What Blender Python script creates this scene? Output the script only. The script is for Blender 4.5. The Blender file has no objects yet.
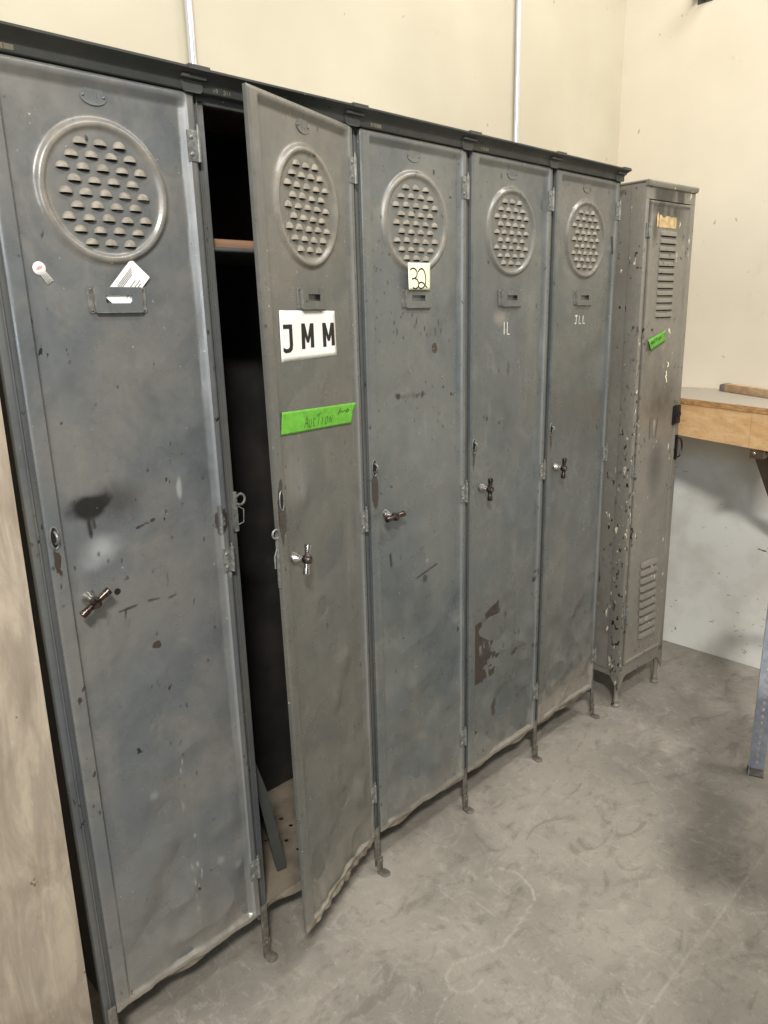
import bpy, bmesh, math, random
import numpy as np
from mathutils import Vector, Matrix
PI = math.pi
S = bpy.context.scene
COL = S.collection

# ------------------------------------------------------------------ camera, world, lights, exposure
cam_d = bpy.data.cameras.new('camera'); cam = bpy.data.objects.new('camera', cam_d); COL.objects.link(cam)
cam.location = (-.4044, -1.2664, 1.5151); cam.rotation_euler = (1.3076, .0246, -.7727)
cam_d.sensor_fit = 'VERTICAL'; cam_d.sensor_height = 36; cam_d.lens = 729.95*36/1024; cam_d.clip_start = .02
S.camera = cam
W = bpy.data.worlds.new('world'); S.world = W; W.use_nodes = True
W.node_tree.nodes['Background'].inputs[0].default_value = (.97, .985, 1.0, 1)
W.node_tree.nodes['Background'].inputs[1].default_value = .11

def area(name, loc, aim, size, power, col=(1, .975, .935)):
    d = bpy.data.lights.new(name, 'AREA'); d.shape = 'RECTANGLE'; d.size, d.size_y = size; d.energy = power; d.color = col
    o = bpy.data.objects.new(name, d); COL.objects.link(o); o.location = loc
    v = Vector(aim)-Vector(loc); o.rotation_euler = v.to_track_quat('-Z', 'Y').to_euler(); return o
area('ceiling_tube_light_near', (-1.35, -2.35, 3.4), (.6, -.2, .9), (.5, .22), 145)
area('ceiling_tube_light_middle', (.9, -1.35, 3.6), (1.0, -.1, .6), (1.2, .25), 36)
area('ceiling_tube_light_corner', (2.35, -1.0, 3.6), (2.2, -.3, 0), (.25, 1.0), 30)
area('window_daylight_left', (-3.0, -2.9, 1.9), (.8, 0, 1.1), (1.5, 1.5), 60, (.86, .94, 1))
S.view_settings.view_transform = 'Standard'; S.view_settings.look = 'None'
S.view_settings.gamma = 1; S.view_settings.use_curve_mapping = False; S.view_settings.exposure = 0.0

# ------------------------------------------------------------------ helpers
def lin(c): return tuple((x/255/12.92 if x/255 <= .04045 else ((x/255+.055)/1.055)**2.4) for x in c)+(1,)
class Mat:
    def __init__(s, name, rough=.6, metal=0.):
        s.m = bpy.data.materials.new(name); s.m.use_nodes = True; s.t = s.m.node_tree
        s.b = s.t.nodes['Principled BSDF']; s.b.inputs['Roughness'].default_value = rough; s.b.inputs['Metallic'].default_value = metal
        s.tc = s.n('ShaderNodeTexCoord').outputs['Object']
    def n(s, ty, **kw):
        n = s.t.nodes.new(ty)
        for k, v in kw.items(): setattr(n, k, v)
        return n
    def link(s, a, b): s.t.links.new(a, b)
    def setin(s, inp, v):
        if isinstance(v, bpy.types.NodeSocket): s.link(v, inp)
        else: inp.default_value = v
    def scaled(s, sc, loc=(0, 0, 0), src=None):
        m = s.n('ShaderNodeMapping'); s.link(src or s.tc, m.inputs[0]); m.inputs['Scale'].default_value = sc; m.inputs['Location'].default_value = loc
        return m.outputs[0]
    def noise(s, scale, detail=4, rough=.55, vec=None, dist=0):
        n = s.n('ShaderNodeTexNoise'); s.link(vec or s.tc, n.inputs['Vector'])
        n.inputs['Scale'].default_value = scale; n.inputs['Detail'].default_value = detail; n.inputs['Roughness'].default_value = rough; n.inputs['Distortion'].default_value = dist
        return n.outputs['Fac']
    def ramp(s, fac, lo, hi, a=0., b=1.):
        n = s.n('ShaderNodeMapRange'); n.interpolation_type = 'SMOOTHSTEP'; s.link(fac, n.inputs['Value'])
        n.inputs['From Min'].default_value = lo; n.inputs['From Max'].default_value = hi; n.inputs['To Min'].default_value = a; n.inputs['To Max'].default_value = b
        return n.outputs['Result']
    def math(s, op, a, b=0.):
        n = s.n('ShaderNodeMath', operation=op); s.setin(n.inputs[0], a); s.setin(n.inputs[1], b); return n.outputs[0]
    def mix(s, f, a, b):
        n = s.n('ShaderNodeMix', data_type='RGBA'); s.setin(n.inputs[0], f); s.setin(n.inputs[6], a); s.setin(n.inputs[7], b); return n.outputs[2]
    def bump(s, h, strength=.3, dist=.002):
        n = s.n('ShaderNodeBump'); n.inputs['Strength'].default_value = strength; n.inputs['Distance'].default_value = dist
        s.link(h, n.inputs['Height']); s.link(n.outputs[0], s.b.inputs['Normal'])
    def attr(s, name):
        n = s.n('ShaderNodeAttribute'); n.attribute_name = name; s.al = n.outputs['Alpha']; sp = s.n('ShaderNodeSeparateColor'); s.link(n.outputs['Color'], sp.inputs[0]); return sp.outputs
    def col(s, v): s.setin(s.b.inputs['Base Color'], v)
    def rgh(s, v): s.setin(s.b.inputs['Roughness'], v)

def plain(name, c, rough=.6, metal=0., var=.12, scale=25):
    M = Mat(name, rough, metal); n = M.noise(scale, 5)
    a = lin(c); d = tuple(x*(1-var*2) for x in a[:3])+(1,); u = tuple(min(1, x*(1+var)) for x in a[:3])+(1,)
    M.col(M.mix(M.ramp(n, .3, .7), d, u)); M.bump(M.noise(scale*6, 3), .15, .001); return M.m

def paint(name, base, blue, dust, rough=.38, chips=.66, use_attr=False, off=0., pale=None, edge=False):
    M = Mat(name, rough)
    vec = M.scaled((1, 1, 1), (off*3.1, off, off*1.7))
    c = M.mix(M.ramp(M.noise(3.2, 3, .6, vec), .38, .62), lin(base), lin(blue))
    fine = M.noise(60, 6, .7, vec); c = M.mix(M.ramp(fine, .35, .8, 0, .22), c, lin([x*.6 for x in base]))
    streak = M.noise(18, 6, .7, M.scaled((1, 1, .12), (off, 0, 0)))
    c = M.mix(M.ramp(streak, .5, .78, 0, .2), c, lin(dust))
    smear = M.noise(9, 5, .75, M.scaled((1, 1, .7), (off*5, off, 0)), 1.5)
    c = M.mix(M.ramp(smear, .52, .72, 0, .22), c, lin(dust))
    c = M.mix(M.ramp(M.noise(5, 5, .65, M.scaled((1, 1, .8), (off*2, 3, off)), .8), .5, .7, 0, .45), c, lin([x*.74 for x in blue]))
    M.b.inputs['Specular IOR Level'].default_value = .8 if use_attr else .5
    if use_attr:
        r, g, b = M.attr('wear')[:3]
        gn = M.math('MULTIPLY', g, M.ramp(M.noise(45, 5, .7, vec), .25, .6, .45, 1.0))
        c = M.mix(gn, c, lin(dust))
        w = M.noise(110, 3, .6, vec)
        bn = M.ramp(M.math('ADD', b, M.math('MULTIPLY', M.math('SUBTRACT', w, .5), .7)), .4, .52)
        c = M.mix(bn, c, M.mix(M.noise(80, 3), lin((42, 37, 33)), lin((66, 56, 48))))
        c = M.mix(M.math('SUBTRACT', 1.0, M.al), c, lin((158, 160, 158)))
        c = M.mix(r, c, lin((24, 23, 22)))
    # chips and nicks
    v = M.noise(70, 2, .5, M.scaled((1, 1, .6), (off*7, 0, off)))
    gate = M.ramp(M.noise(7, 2, .5, vec), .48, .62)
    if edge:
        sp = M.n('ShaderNodeSeparateXYZ'); M.link(M.tc, sp.inputs[0]); ed = M.math('MULTIPLY', M.math('MULTIPLY', M.ramp(M.math('ABSOLUTE', M.math('ADD', sp.outputs[0], .004)), .03, .0), M.ramp(sp.outputs[1], .10, .0)), M.ramp(sp.outputs[2], 1.75, 1.2))
        v = M.math('ADD', v, M.math('MULTIPLY', ed, .045)); gate = M.math('MAXIMUM', gate, ed)
    ch = M.math('MULTIPLY', M.ramp(v, chips, chips+.03), gate)
    c = M.mix(ch, c, lin((30, 27, 25)))
    if pale:
        v2 = M.noise(55, 3, .6, M.scaled((1, 1, .45), (2+off, 4, off)))
        g2 = M.ramp(M.noise(5, 2, .5, vec), .5, .6)
        if edge: v2 = M.math('ADD', v2, M.math('MULTIPLY', ed, .04)); g2 = M.math('MAXIMUM', g2, ed)
        c = M.mix(M.math('MULTIPLY', M.ramp(v2, .665, .69), g2), c, lin(pale))
    else:
        v2 = M.noise(120, 2, .5, M.scaled((1, 1, 1), (9+off, 4, off)))
        c = M.mix(M.ramp(v2, .75, .78, 0, .7), c, lin((190, 190, 184)))
    M.col(c)
    M.rgh(M.ramp(M.noise(12, 5, .7, vec), .3, .7, rough-.06, rough+.2))
    M.bump(M.math('ADD', M.noise(14, 3, .5, vec), M.math('MULTIPLY', fine, .25)), .25, .003)
    return M.m

def wood(name, a, b, axis=1, rough=.6, gray=None, scale=1.):
    M = Mat(name, rough); sc = [14*scale]*3; sc[axis] = .9*scale
    n = M.noise(1.4, 5, .6, M.scaled(sc), 1.2); sc2 = [90*scale]*3; sc2[axis] = 3*scale
    f = M.noise(1.0, 3, .6, M.scaled(sc2))
    c = M.mix(M.ramp(n, .35, .65), lin(a), lin(b)); c = M.mix(M.ramp(f, .5, .8, 0, .4), c, lin([x*.72 for x in b]))
    if gray:
        c = M.mix(M.ramp(M.noise(5, 5, .7), .3, .7, .55, 1), c, lin(gray))
        c = M.mix(M.ramp(M.noise(34, 3, .6), .68, .72), c, lin([x*.5 for x in gray]))
    M.col(c); M.bump(f, .25, .0015); return M.m

def link(name, me, mat=None, parent=None, loc=(0, 0, 0), rot=(0, 0, 0), smooth=None):
    o = bpy.data.objects.new(name, me); COL.objects.link(o)
    if mat is not None:
        for m in (mat if isinstance(mat, (list, tuple)) else [mat]): me.materials.append(m)
    if parent: o.parent = parent
    o.location = loc; o.rotation_euler = rot
    if smooth is not None and len(me.polygons):
        me.polygons.foreach_set('use_smooth', [True]*len(me.polygons))
        try: me.set_sharp_from_angle(angle=math.radians(smooth))
        except Exception: pass
    return o
def tag(o, label, cat, group=None):
    o['label'] = label; o['category'] = cat
    if group: o['group'] = group
    return o
def structure(o): o['kind'] = 'structure'; return o
def empty(name, loc=(0, 0, 0), rot=(0, 0, 0), parent=None):
    o = bpy.data.objects.new(name, None); COL.objects.link(o); o.location = loc; o.rotation_euler = rot; o.empty_display_size = .05
    if parent: o.parent = parent
    return o

class B:
    """collects shapes into one mesh"""
    def __init__(s): s.v = []; s.f = []; s.mi = []; s.cur = 0
    def add(s, vs, fs):
        k = len(s.v); s.v += [tuple(v) for v in vs]; s.f += [tuple(i+k for i in f) for f in fs]; s.mi += [s.cur]*len(fs)
    def bm(s, bm, M=None):
        if M is not None: bmesh.ops.transform(bm, matrix=M, verts=bm.verts)
        bm.verts.ensure_lookup_table(); bm.verts.index_update()
        s.add([v.co for v in bm.verts], [[v.index for v in f.verts] for f in bm.faces]); bm.free(); return s
    def box(s, x0, x1, y0, y1, z0, z1, bev=0., M=None, seg=2):
        bm = bmesh.new(); bmesh.ops.create_cube(bm, size=1)
        for v in bm.verts: v.co = ((x0+x1)/2+v.co.x*(x1-x0), (y0+y1)/2+v.co.y*(y1-y0), (z0+z1)/2+v.co.z*(z1-z0))
        if bev: bmesh.ops.bevel(bm, geom=bm.edges[:], offset=bev, segments=seg, affect='EDGES', profile=.6)
        return s.bm(bm, M)
    def lathe(s, prof, p, axis=(0, 0, 1), seg=20, M=None):
        """prof [(r, h)] about axis from p"""
        q = Vector((0, 0, 1)).rotation_difference(Vector(axis).normalized()).to_matrix(); vs = []; fs = []; n = len(prof)
        for r, h in prof:
            for i in range(seg):
                a = 2*PI*i/seg; vs.append(Vector(p)+q@Vector((r*math.cos(a), r*math.sin(a), h)))
        for j in range(n-1):
            for i in range(seg): fs.append((j*seg+i, j*seg+(i+1) % seg, (j+1)*seg+(i+1) % seg, (j+1)*seg+i))
        fs.append(tuple(reversed(range(seg)))); fs.append(tuple((n-1)*seg+i for i in range(seg)))
        if M is not None: vs = [M@v for v in vs]
        s.add(vs, fs); return s
    def cyl(s, a, b, r, r2=None, seg=16, ch=0.):
        a = Vector(a); b = Vector(b); L = (b-a).length; r2 = r if r2 is None else r2
        pr = [(r, 0), (r2, L)] if not ch else [(r-ch, 0), (r, ch), (r2, L-ch), (r2-ch, L)]
        return s.lathe(pr, a, b-a, seg)
    def ball(s, c, r, sx=1, sy=1, sz=1, seg=16):
        bm = bmesh.new(); bmesh.ops.create_uvsphere(bm, u_segments=seg, v_segments=seg//2+2, radius=r)
        return s.bm(bm, Matrix.Translation(c)@Matrix.Diagonal((sx, sy, sz, 1)))
    def tube(s, pts, r, seg=8, closed=False):
        P = [Vector(p) for p in pts]; n = len(P); vs = []; fs = []
        up = None
        for i in range(n):
            t = (P[(i+1) % n]-P[i-1]) if closed else (P[min(i+1, n-1)]-P[max(i-1, 0)])
            t.normalize()
            if up is None: up = t.orthogonal()
            up = (up-t*up.dot(t)).normalized(); w = t.cross(up)
            for k in range(seg):
                a = 2*PI*k/seg; vs.append(P[i]+up*r*math.cos(a)+w*r*math.sin(a))
        m = n if closed else n-1
        for i in range(m):
            j = (i+1) % n
            for k in range(seg): fs.append((i*seg+k, i*seg+(k+1) % seg, j*seg+(k+1) % seg, j*seg+k))
        if not closed: fs.append(tuple(reversed(range(seg)))); fs.append(tuple((n-1)*seg+k for k in range(seg)))
        s.add(vs, fs); return s
    def ring(s, c, R, r, nrm=(0, 1, 0), n=24, sz=1):
        q = Vector((0, 0, 1)).rotation_difference(Vector(nrm)).to_matrix()
        return s.tube([Vector(c)+q@Vector((R*math.cos(2*PI*i/n), R*sz*math.sin(2*PI*i/n), 0)) for i in range(n)], r, 8, True)
    def extrude(s, prof, axis, a, b):
        """closed 2-D profile swept along axis x/y/z from a to b"""
        n = len(prof); mk = {'x': lambda p, t: (t, p[0], p[1]), 'y': lambda p, t: (p[0], t, p[1]), 'z': lambda p, t: (p[0], p[1], t)}[axis]
        s.add([mk(p, a) for p in prof]+[mk(p, b) for p in prof],
              [(i, (i+1) % n, n+(i+1) % n, n+i) for i in range(n)]+[tuple(reversed(range(n))), tuple(range(n, 2*n))]); return s
    def build(s, name, mat, parent=None, loc=(0, 0, 0), rot=(0, 0, 0), smooth=35):
        me = bpy.data.meshes.new(name); me.from_pydata(s.v, [], s.f); bm = bmesh.new(); bm.from_mesh(me)
        bmesh.ops.recalc_face_normals(bm, faces=bm.faces); bm.to_mesh(me); bm.free()
        me.polygons.foreach_set('material_index', s.mi)
        return link(name, me, mat, parent, loc, rot, smooth)

def holed_plate(name, outer, holes, thick, mat, parent=None, M=None, bev=0.):
    """2-D outline in x,y with holes -> plate mesh of given thickness, transformed by M"""
    cu = bpy.data.curves.new(name, 'CURVE'); cu.dimensions = '2D'; cu.fill_mode = 'BOTH'; cu.extrude = thick/2; cu.bevel_depth = bev
    for loop in [outer]+holes:
        sp = cu.splines.new('POLY'); sp.points.add(len(loop)-1); sp.use_cyclic_u = True
        for i, p in enumerate(loop): sp.points[i].co = (p[0], p[1], 0, 1)
    t = bpy.data.objects.new(name+'_c', cu); me = bpy.data.meshes.new_from_object(t); bpy.data.objects.remove(t); bpy.data.curves.remove(cu)
    me.name = name
    if M is not None: me.transform(M)
    me.materials.clear()
    return link(name, me, mat, parent, smooth=30)
def circ(x, y, r, n=14, sx=1.): return [(x+r*sx*math.cos(2*PI*i/n), y+r*math.sin(2*PI*i/n)) for i in range(n)]
def rect(x0, x1, y0, y1): return [(x0, y0), (x1, y0), (x1, y1), (x0, y1)]

# value noise on numpy arrays
def vnoise(x, y, seed):
    rs = np.random.RandomState(seed); T = rs.rand(64, 64)
    xi = np.floor(x).astype(int); yi = np.floor(y).astype(int); fx = x-xi; fy = y-yi
    fx = fx*fx*(3-2*fx); fy = fy*fy*(3-2*fy)
    g = lambda a, b: T[a % 64, b % 64]
    return (g(xi, yi)*(1-fx)+g(xi+1, yi)*fx)*(1-fy)+(g(xi, yi+1)*(1-fx)+g(xi+1, yi+1)*fx)*fy-.5
def fbm(x, y, seed, oct=4):
    s = 0; a = 1.
    for o in range(oct): s = s+a*vnoise(x*2**o+o*7.3, y*2**o+o*3.1, seed+o); a *= .5
    return s
def sst(a, b, x): t = np.clip((x-a)/(b-a), 0, 1); return t*t*(3-2*t)

# hand lettering as polylines on a unit cell (x 0..1, y 0..1)
def arc(cx, cy, rx, ry, a0, a1, n=12): return [(cx+rx*math.cos(math.radians(a0+(a1-a0)*i/n)), cy+ry*math.sin(math.radians(a0+(a1-a0)*i/n))) for i in range(n+1)]
GL = {
 'A': [[(0, 0), (.45, 1), (.9, -.05)], [(.15, .4), (.8, .36)]],
 'U': [[(.05, .8)]+arc(.42, .3, .36, .3, 180, 360)+[(.78, .8)]],
 'C': [arc(.5, .4, .4, .4, 50, 310)],
 'T': [[(-.15, .85), (1.0, 1.1)], [(.45, 1.0), (.4, 0)]],
 'I': [[(.5, .8), (.5, 0)]],
 'O': [arc(.45, .38, .38, .38, 0, 360, 16)],
 'N': [[(.1, 0), (.1, .8), (.75, .02), (.78, .85)]],
 'J': [[(0, 1), (.8, 1)], [(.45, 1), (.45, .2)]+arc(.25, .2, .2, .2, 0, -160, 6)],
 'L': [[(.1, 1), (.1, 0), (.8, 0)]],
 '1': [[(.5, 1), (.5, 0)]],
 '4': [[(.7, 0), (.7, 1), (.05, .35), (.95, .35)]],
 '0': [arc(.45, .5, .38, .5, 0, 360, 16)],
 '.': [[(.4, 0), (.5, 0)]],
 '3': [arc(.4, .75, .4, .25, 150, -80, 12)+[(.25, .5)], arc(.35, .25, .5, .28, 80, -160, 12)],
 ' ': [], }
def ribbon(strokes, wd):
    """polylines in 2-D -> quads"""
    vs = []; fs = []
    for st in strokes:
        P = [Vector(p) for p in st]; n = len(P)
        if n < 2: continue
        k = len(vs)
        for i in range(n):
            t = (P[min(i+1, n-1)]-P[max(i-1, 0)]); t = t.normalized() if t.length > 0 else Vector((1, 0)); w = Vector((-t.y, t.x))*wd/2
            vs += [P[i]+w, P[i]-w]
        for i in range(n-1): fs.append((k+2*i, k+2*i+1, k+2*i+3, k+2*i+2))
    return vs, fs
def write(text, x, y, w, h, gap=.25):
    out = []
    for ch in text:
        for st in GL[ch]: out.append([(x+p[0]*w, y+p[1]*h) for p in st])
        x += w*(1+gap)
    return out

# ------------------------------------------------------------------ materials
M_CORN = paint('dark cornice paint', (70, 71, 67), (62, 64, 62), (92, 88, 78), .45)
M_POST = paint('frame paint', (92, 92, 88), (84, 87, 88), (118, 112, 102), .42, off=2.)
M_DOOR = [paint('door paint %d' % i, b, bl, (138, 130, 117), .28, ch, True, off=i*1.37) for i, (b, bl, ch) in enumerate([
    ((106, 105, 101), (90, 94, 95), .70), ((92, 91, 85), (85, 87, 83), .70), ((99, 101, 97), (87, 92, 92), .69),
    ((95, 97, 93), (84, 89, 89), .69), ((93, 93, 88), (80, 85, 84), .70)])]
M_BLACK = plain('dark opening', (14, 13, 12), .9)
M_LOUV = plain('dusty louver paint', (136, 128, 114), .6, 0, .15, 90)
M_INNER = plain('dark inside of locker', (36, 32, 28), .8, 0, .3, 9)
M_DUSTY = plain('dusty brown sheet', (126, 115, 99), .85, 0, .2, 11)
M_HW = plain('worn painted hardware', (128, 128, 122), .4, .3, .2, 120)
M_CHROME = plain('worn chrome', (205, 200, 192), .22, 1., .1, 200)
M_BRONZE = plain('brown worn metal', (104, 92, 85), .28, .95, .35, 150)
M_RUST = plain('rust', (84, 58, 42), .8, .1, .3, 120)
M_PLATE = plain('dusty grey bracket', (112, 110, 103), .5, 0, .2, 90)
M_PAPER = plain('white paper', (238, 236, 228), .7, 0, .03, 30)
M_CREAM = plain('cream sticky paper', (246, 242, 205), .7, 0, .03, 30)
M_INK = plain('black ink', (22, 21, 22), .6)
M_GINK = plain('grey print', (150, 148, 146), .7)
M_RINK = plain('faded red print', (214, 156, 148), .7)
M_GREEN = plain('green tape', (98, 170, 50), .45, 0, .08, 60)
M_TAPEINK = plain('pen on tape', (46, 74, 26), .6)
M_CHALK = plain('white paint marker', (214, 212, 202), .8)
M_LEG = plain('dusty leg iron', (112, 106, 96), .6, .2, .2, 60)
M_BRN = paint('grey brown paint', (122, 117, 107), (129, 124, 114), (142, 133, 117), .34, .645, True, off=5., pale=(222, 216, 190), edge=True)
M_GALV = plain('grey slotted steel', (178, 181, 190), .45, .1, .1, 40)
M_WOOD = wood('pine board', (240, 200, 148), (226, 178, 124), 1, .55)
M_PLY = wood('plywood edge', (210, 164, 108), (168, 120, 76), 1, .6, None, 2)
M_BTOP = wood('dusty bench top', (176, 164, 146), (160, 148, 130), 1, .8, (168, 160, 146))
M_STICK = wood('bare stick wood', (198, 170, 136), (176, 146, 112), 1, .7)
M_TIP = plain('blue grey stained end', (126, 120, 122), .7)
M_PLANK = wood('reddish plank', (158, 122, 96), (124, 90, 66), 0, .7)
def sheet_mat():
    M = Mat('weathered board', .7); v = M.scaled((1, 1, .16)); a = M.mix(M.ramp(M.noise(26, 6, .7, v, .6), .35, .68), lin((150, 138, 122)), lin((182, 168, 148)))
    a = M.mix(M.ramp(M.noise(5, 5, .65, M.scaled((1, 1, .6), (2, 0, 1)), 1.0), .45, .7, 0, .6), a, lin((122, 108, 92)))
    a = M.mix(M.ramp(M.noise(55, 4, .7, M.scaled((1, 1, .35))), .6, .72, 0, .5), a, lin((196, 182, 162)))
    a = M.mix(M.ramp(M.noise(34, 3, .6, M.scaled((1, 1, .7), (7, 1, 2))), .68, .72, 0, .85), a, lin((88, 74, 62)))
    a = M.mix(M.ramp(M.noise(30, 2, .5, M.scaled((1, 1, 1), (1, 9, 4))), .76, .78, 0, .8), a, lin((150, 84, 60)))
    M.col(a); M.bump(M.noise(40, 5, .7, v), .3, .002); return M.m
M_SHEET = sheet_mat()
M_BRACE = plain('dark brown brace', (84, 66, 46), .5, .1)
M_PIPE = plain('galvanised conduit', (208, 208, 212), .3, .4, .05, 20)

# ------------------------------------------------------------------ setting
def wall_mat(name, c, c2, low=False):
    M = Mat(name, .75); a = M.mix(M.ramp(M.noise(1.1, 4, .55), .35, .65), lin(c), lin(c2))
    a = M.mix(M.ramp(M.noise(6, 6, .7, None, 1.0), .6, .8, 0, .35), a, lin([x*.84 for x in c2]))
    a = M.mix(M.ramp(M.noise(26, 2, .5, M.scaled((1, 1.2, .8), (3, 1, 2))), .735, .76, 0, .5), a, lin([x*.6 for x in c2]))
    if low:
        sp = M.n('ShaderNodeSeparateXYZ'); M.link(M.tc, sp.inputs[0])
        z = M.math('ADD', sp.outputs[2], M.math('MULTIPLY', M.noise(3, 3), .1))
        lo = M.mix(M.ramp(M.noise(16, 5, .62, M.scaled((1, 1, 2.2), (1, 2, 3)), 1.2), .665, .70), M.mix(M.ramp(M.noise(4, 5, .6), .4, .65), lin((234, 232, 224)), lin((218, 214, 203))), lin((120, 112, 100)))
        a = M.mix(M.ramp(z, .98, .9), a, lo)
    M.col(a); M.bump(M.noise(9, 5, .6), .25, .006); return M.m
M_WB = wall_mat('cream wall paint', (198, 190, 168), (186, 177, 155)); M_WR = wall_mat('pale wall paint', (220, 210, 189), (210, 200, 179), True)
YB, XR = .4823, 2.7343
structure(B().box(-2.6, XR+.15, YB, YB+.15, 0, 4.0).build('wall_back', M_WB, smooth=None))
structure(B().box(XR, XR+.15, -3.6, YB, 0, 4.0).build('wall_right', M_WR, smooth=None))

def floor():
    xs = np.arange(-2.6, XR+.001, .02); fx = np.arange(.2, 2.0, .006)
    xs = np.unique(np.concatenate([np.arange(-2.6, .2, .1), fx, np.arange(2.0, XR, .05), [XR]]))
    ys = np.unique(np.concatenate([np.arange(-3.6, -1.05, .15), np.arange(-1.05, -.12, .006), np.arange(-.12, YB, .1), [YB]]))
    X, Y = np.meshgrid(xs, ys); n, m = X.shape; pale = np.zeros_like(X); dark = np.zeros_like(X)
    def seg(pts, wd, amt, arr):
        for a, b in zip(pts[:-1], pts[1:]):
            a = np.array(a); b = np.array(b); L2 = ((b-a)**2).sum(); t = np.clip(((X-a[0])*(b[0]-a[0])+(Y-a[1])*(b[1]-a[1]))/L2, 0, 1)
            d = np.hypot(X-a[0]-t*(b[0]-a[0]), Y-a[1]-t*(b[1]-a[1])); np.maximum(arr, amt*(1-sst(wd*.5, wd*1.3, d)), out=arr)
    seg([(.80, -.73), (1.0, -.732), (1.3, -.738), (1.75, -.742), (2.2, -.745)], .0035, .36, pale)
    seg([(.80, -.395), (.72, -.36), (.674, -.342), (.64, -.352), (.622, -.375), (.63, -.405), (.651, -.418), (.69, -.42)], .0035, .38, pale)
    seg([(.80, -.395), (.886, -.385), (.965, -.37)], .004, .4, pale)
    seg([(1.011, -.231), (1.03, -.28), (1.01, -.34), (.982, -.368)], .004, .5, pale)
    rs = random.Random(4)
    for k in range(70):
        x = rs.uniform(.5, 1.5); y = rs.uniform(-.85, -.15); a = rs.choice([-.9, -.75, .2, 1.4])+rs.uniform(-.25, .25); L = rs.uniform(.02, .14)
        seg([(x, y), (x+L*.5*math.cos(a), y+L*.5*math.sin(a)+.004), (x+L*math.cos(a), y+L*math.sin(a))], rs.uniform(.0012, .0026), rs.uniform(.1, .4), pale)
    for k in range(12):
        x = rs.uniform(.6, 1.9); y = rs.uniform(-.7, -.15); a = rs.uniform(-.6, .6); L = rs.uniform(.04, .16)
        seg([(x, y), (x+L*math.cos(a), y+L*math.sin(a))], rs.uniform(.006, .014), rs.uniform(.15, .35), dark)
    Z = .0006*fbm(X*4, Y*4, 3)-.0006
    v = np.stack([X, Y, Z], -1).reshape(-1, 3); idx = np.arange(n*m).reshape(n, m)
    f = np.stack([idx[:-1, :-1], idx[:-1, 1:], idx[1:, 1:], idx[1:, :-1]], -1).reshape(-1, 4)
    me = bpy.data.meshes.new('floor'); me.from_pydata(v.tolist(), [], f.tolist())
    at = me.color_attributes.new('wear', 'FLOAT_COLOR', 'POINT'); c = np.ones((n*m, 4), np.float32); c[:, 0] = dark.ravel(); c[:, 1] = pale.ravel(); c[:, 2] = 0
    at.data.foreach_set('color', c.ravel())
    M = Mat('worn concrete', .55)
    a = M.mix(M.ramp(M.noise(2.2, 6, .62, None, .6), .35, .65), lin((130, 124, 114)), lin((156, 149, 138)))
    a = M.mix(M.ramp(M.noise(11, 6, .7, M.scaled((1, 1, 1)), 2.0), .5, .72, 0, .5), a, lin((176, 170, 159)))
    a = M.mix(M.ramp(M.noise(7, 5, .65, M.scaled((1, 1.6, 1), (5, 3, 0)), 1.6), .54, .7, 0, .55), a, lin((108, 102, 93)))
    a = M.mix(M.ramp(M.noise(38, 3, .6, M.scaled((1, .35, 1)), 1.0), .62, .72, 0, .35), a, lin((182, 174, 160)))
    a = M.mix(M.ramp(M.noise(20, 6, .75, M.scaled((1, 1, 1), (8, 2, 0)), .5), .52, .66, 0, .4), a, lin((112, 106, 97)))
    a = M.mix(M.ramp(M.noise(160, 3, .6), .62, .7, 0, .4), a, lin((92, 86, 78)))
    a = M.mix(M.ramp(M.noise(130, 3, .6, M.scaled((1, 1, 1), (3, 3, 3))), .64, .72, 0, .4), a, lin((196, 190, 178)))
    r, g, b = M.attr('wear')[:3]
    a = M.mix(M.math('MULTIPLY', r, M.ramp(M.noise(40, 3), .3, .6)), a, lin((86, 79, 70)))
    a = M.mix(M.math('MULTIPLY', g, M.ramp(M.noise(70, 3), .35, .6, .25, 1)), a, lin((192, 184, 170)))
    M.col(a); M.rgh(M.ramp(M.noise(5, 5, .7), .3, .7, .42, .68)); M.bump(M.noise(25, 5, .65), .25, .002)
    structure(link('floor', me, M.m, smooth=60))
floor()

# ------------------------------------------------------------------ five-door locker bank
w = .381; DW = .350; UL = -.010; Z0, Z1 = .125, 1.905
bank = tag(empty('locker_bank', (0, 0, 0)), 'long row of five tall grey blue steel lockers with round louvered vents, second door open', 'lockers')
RC, RZ, RR = .170, 1.725, .106          # ring centre and radius on each door

DENTS = {0: [(.10, .573, .035, .003), (.155, .512, .02, -.004), (.12, .42, .05, .005), (.22, .36, .03, -.004), (.25, .70, .05, .003), (.09, .27, .05, -.005), (.2, .22, .04, .005), (.29, .42, .03, .004), (.17, .80, .06, .002), (.13, 1.43, .03, .0015)],
         1: [(.11, .60, .05, -.005), (.18, .64, .03, .005), (.24, .52, .05, -.004), (.1, .40, .05, .006), (.2, .34, .04, -.006), (.27, .3, .04, .005), (.07, .24, .04, -.006), (.16, .2, .04, .006), (.15, .88, .016, -.004), (.1, 1.15, .02, .002), (.23, .72, .03, .004)],
         2: [(.1, .5, .05, .005), (.2, .45, .04, -.005), (.26, .62, .05, .004), (.12, .32, .05, -.006), (.22, .25, .05, .006), (.07, .7, .04, -.003), (.3, .36, .03, -.004), (.17, .95, .03, .0025)],
         3: [(.2, .9, .035, .004), (.26, .93, .03, -.003), (.12, .4, .05, .005), (.22, .33, .05, -.005), (.28, .5, .05, .004), (.1, .22, .04, -.005), (.19, 1.1, .02, .002)],
         4: [(.12, .6, .06, .003), (.22, .42, .05, -.005), (.1, .3, .05, .005), (.26, .28, .05, .005), (.2, .2, .04, -.005), (.27, .8, .05, .003), (.32, 1.70, .012, .002)]}

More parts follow.
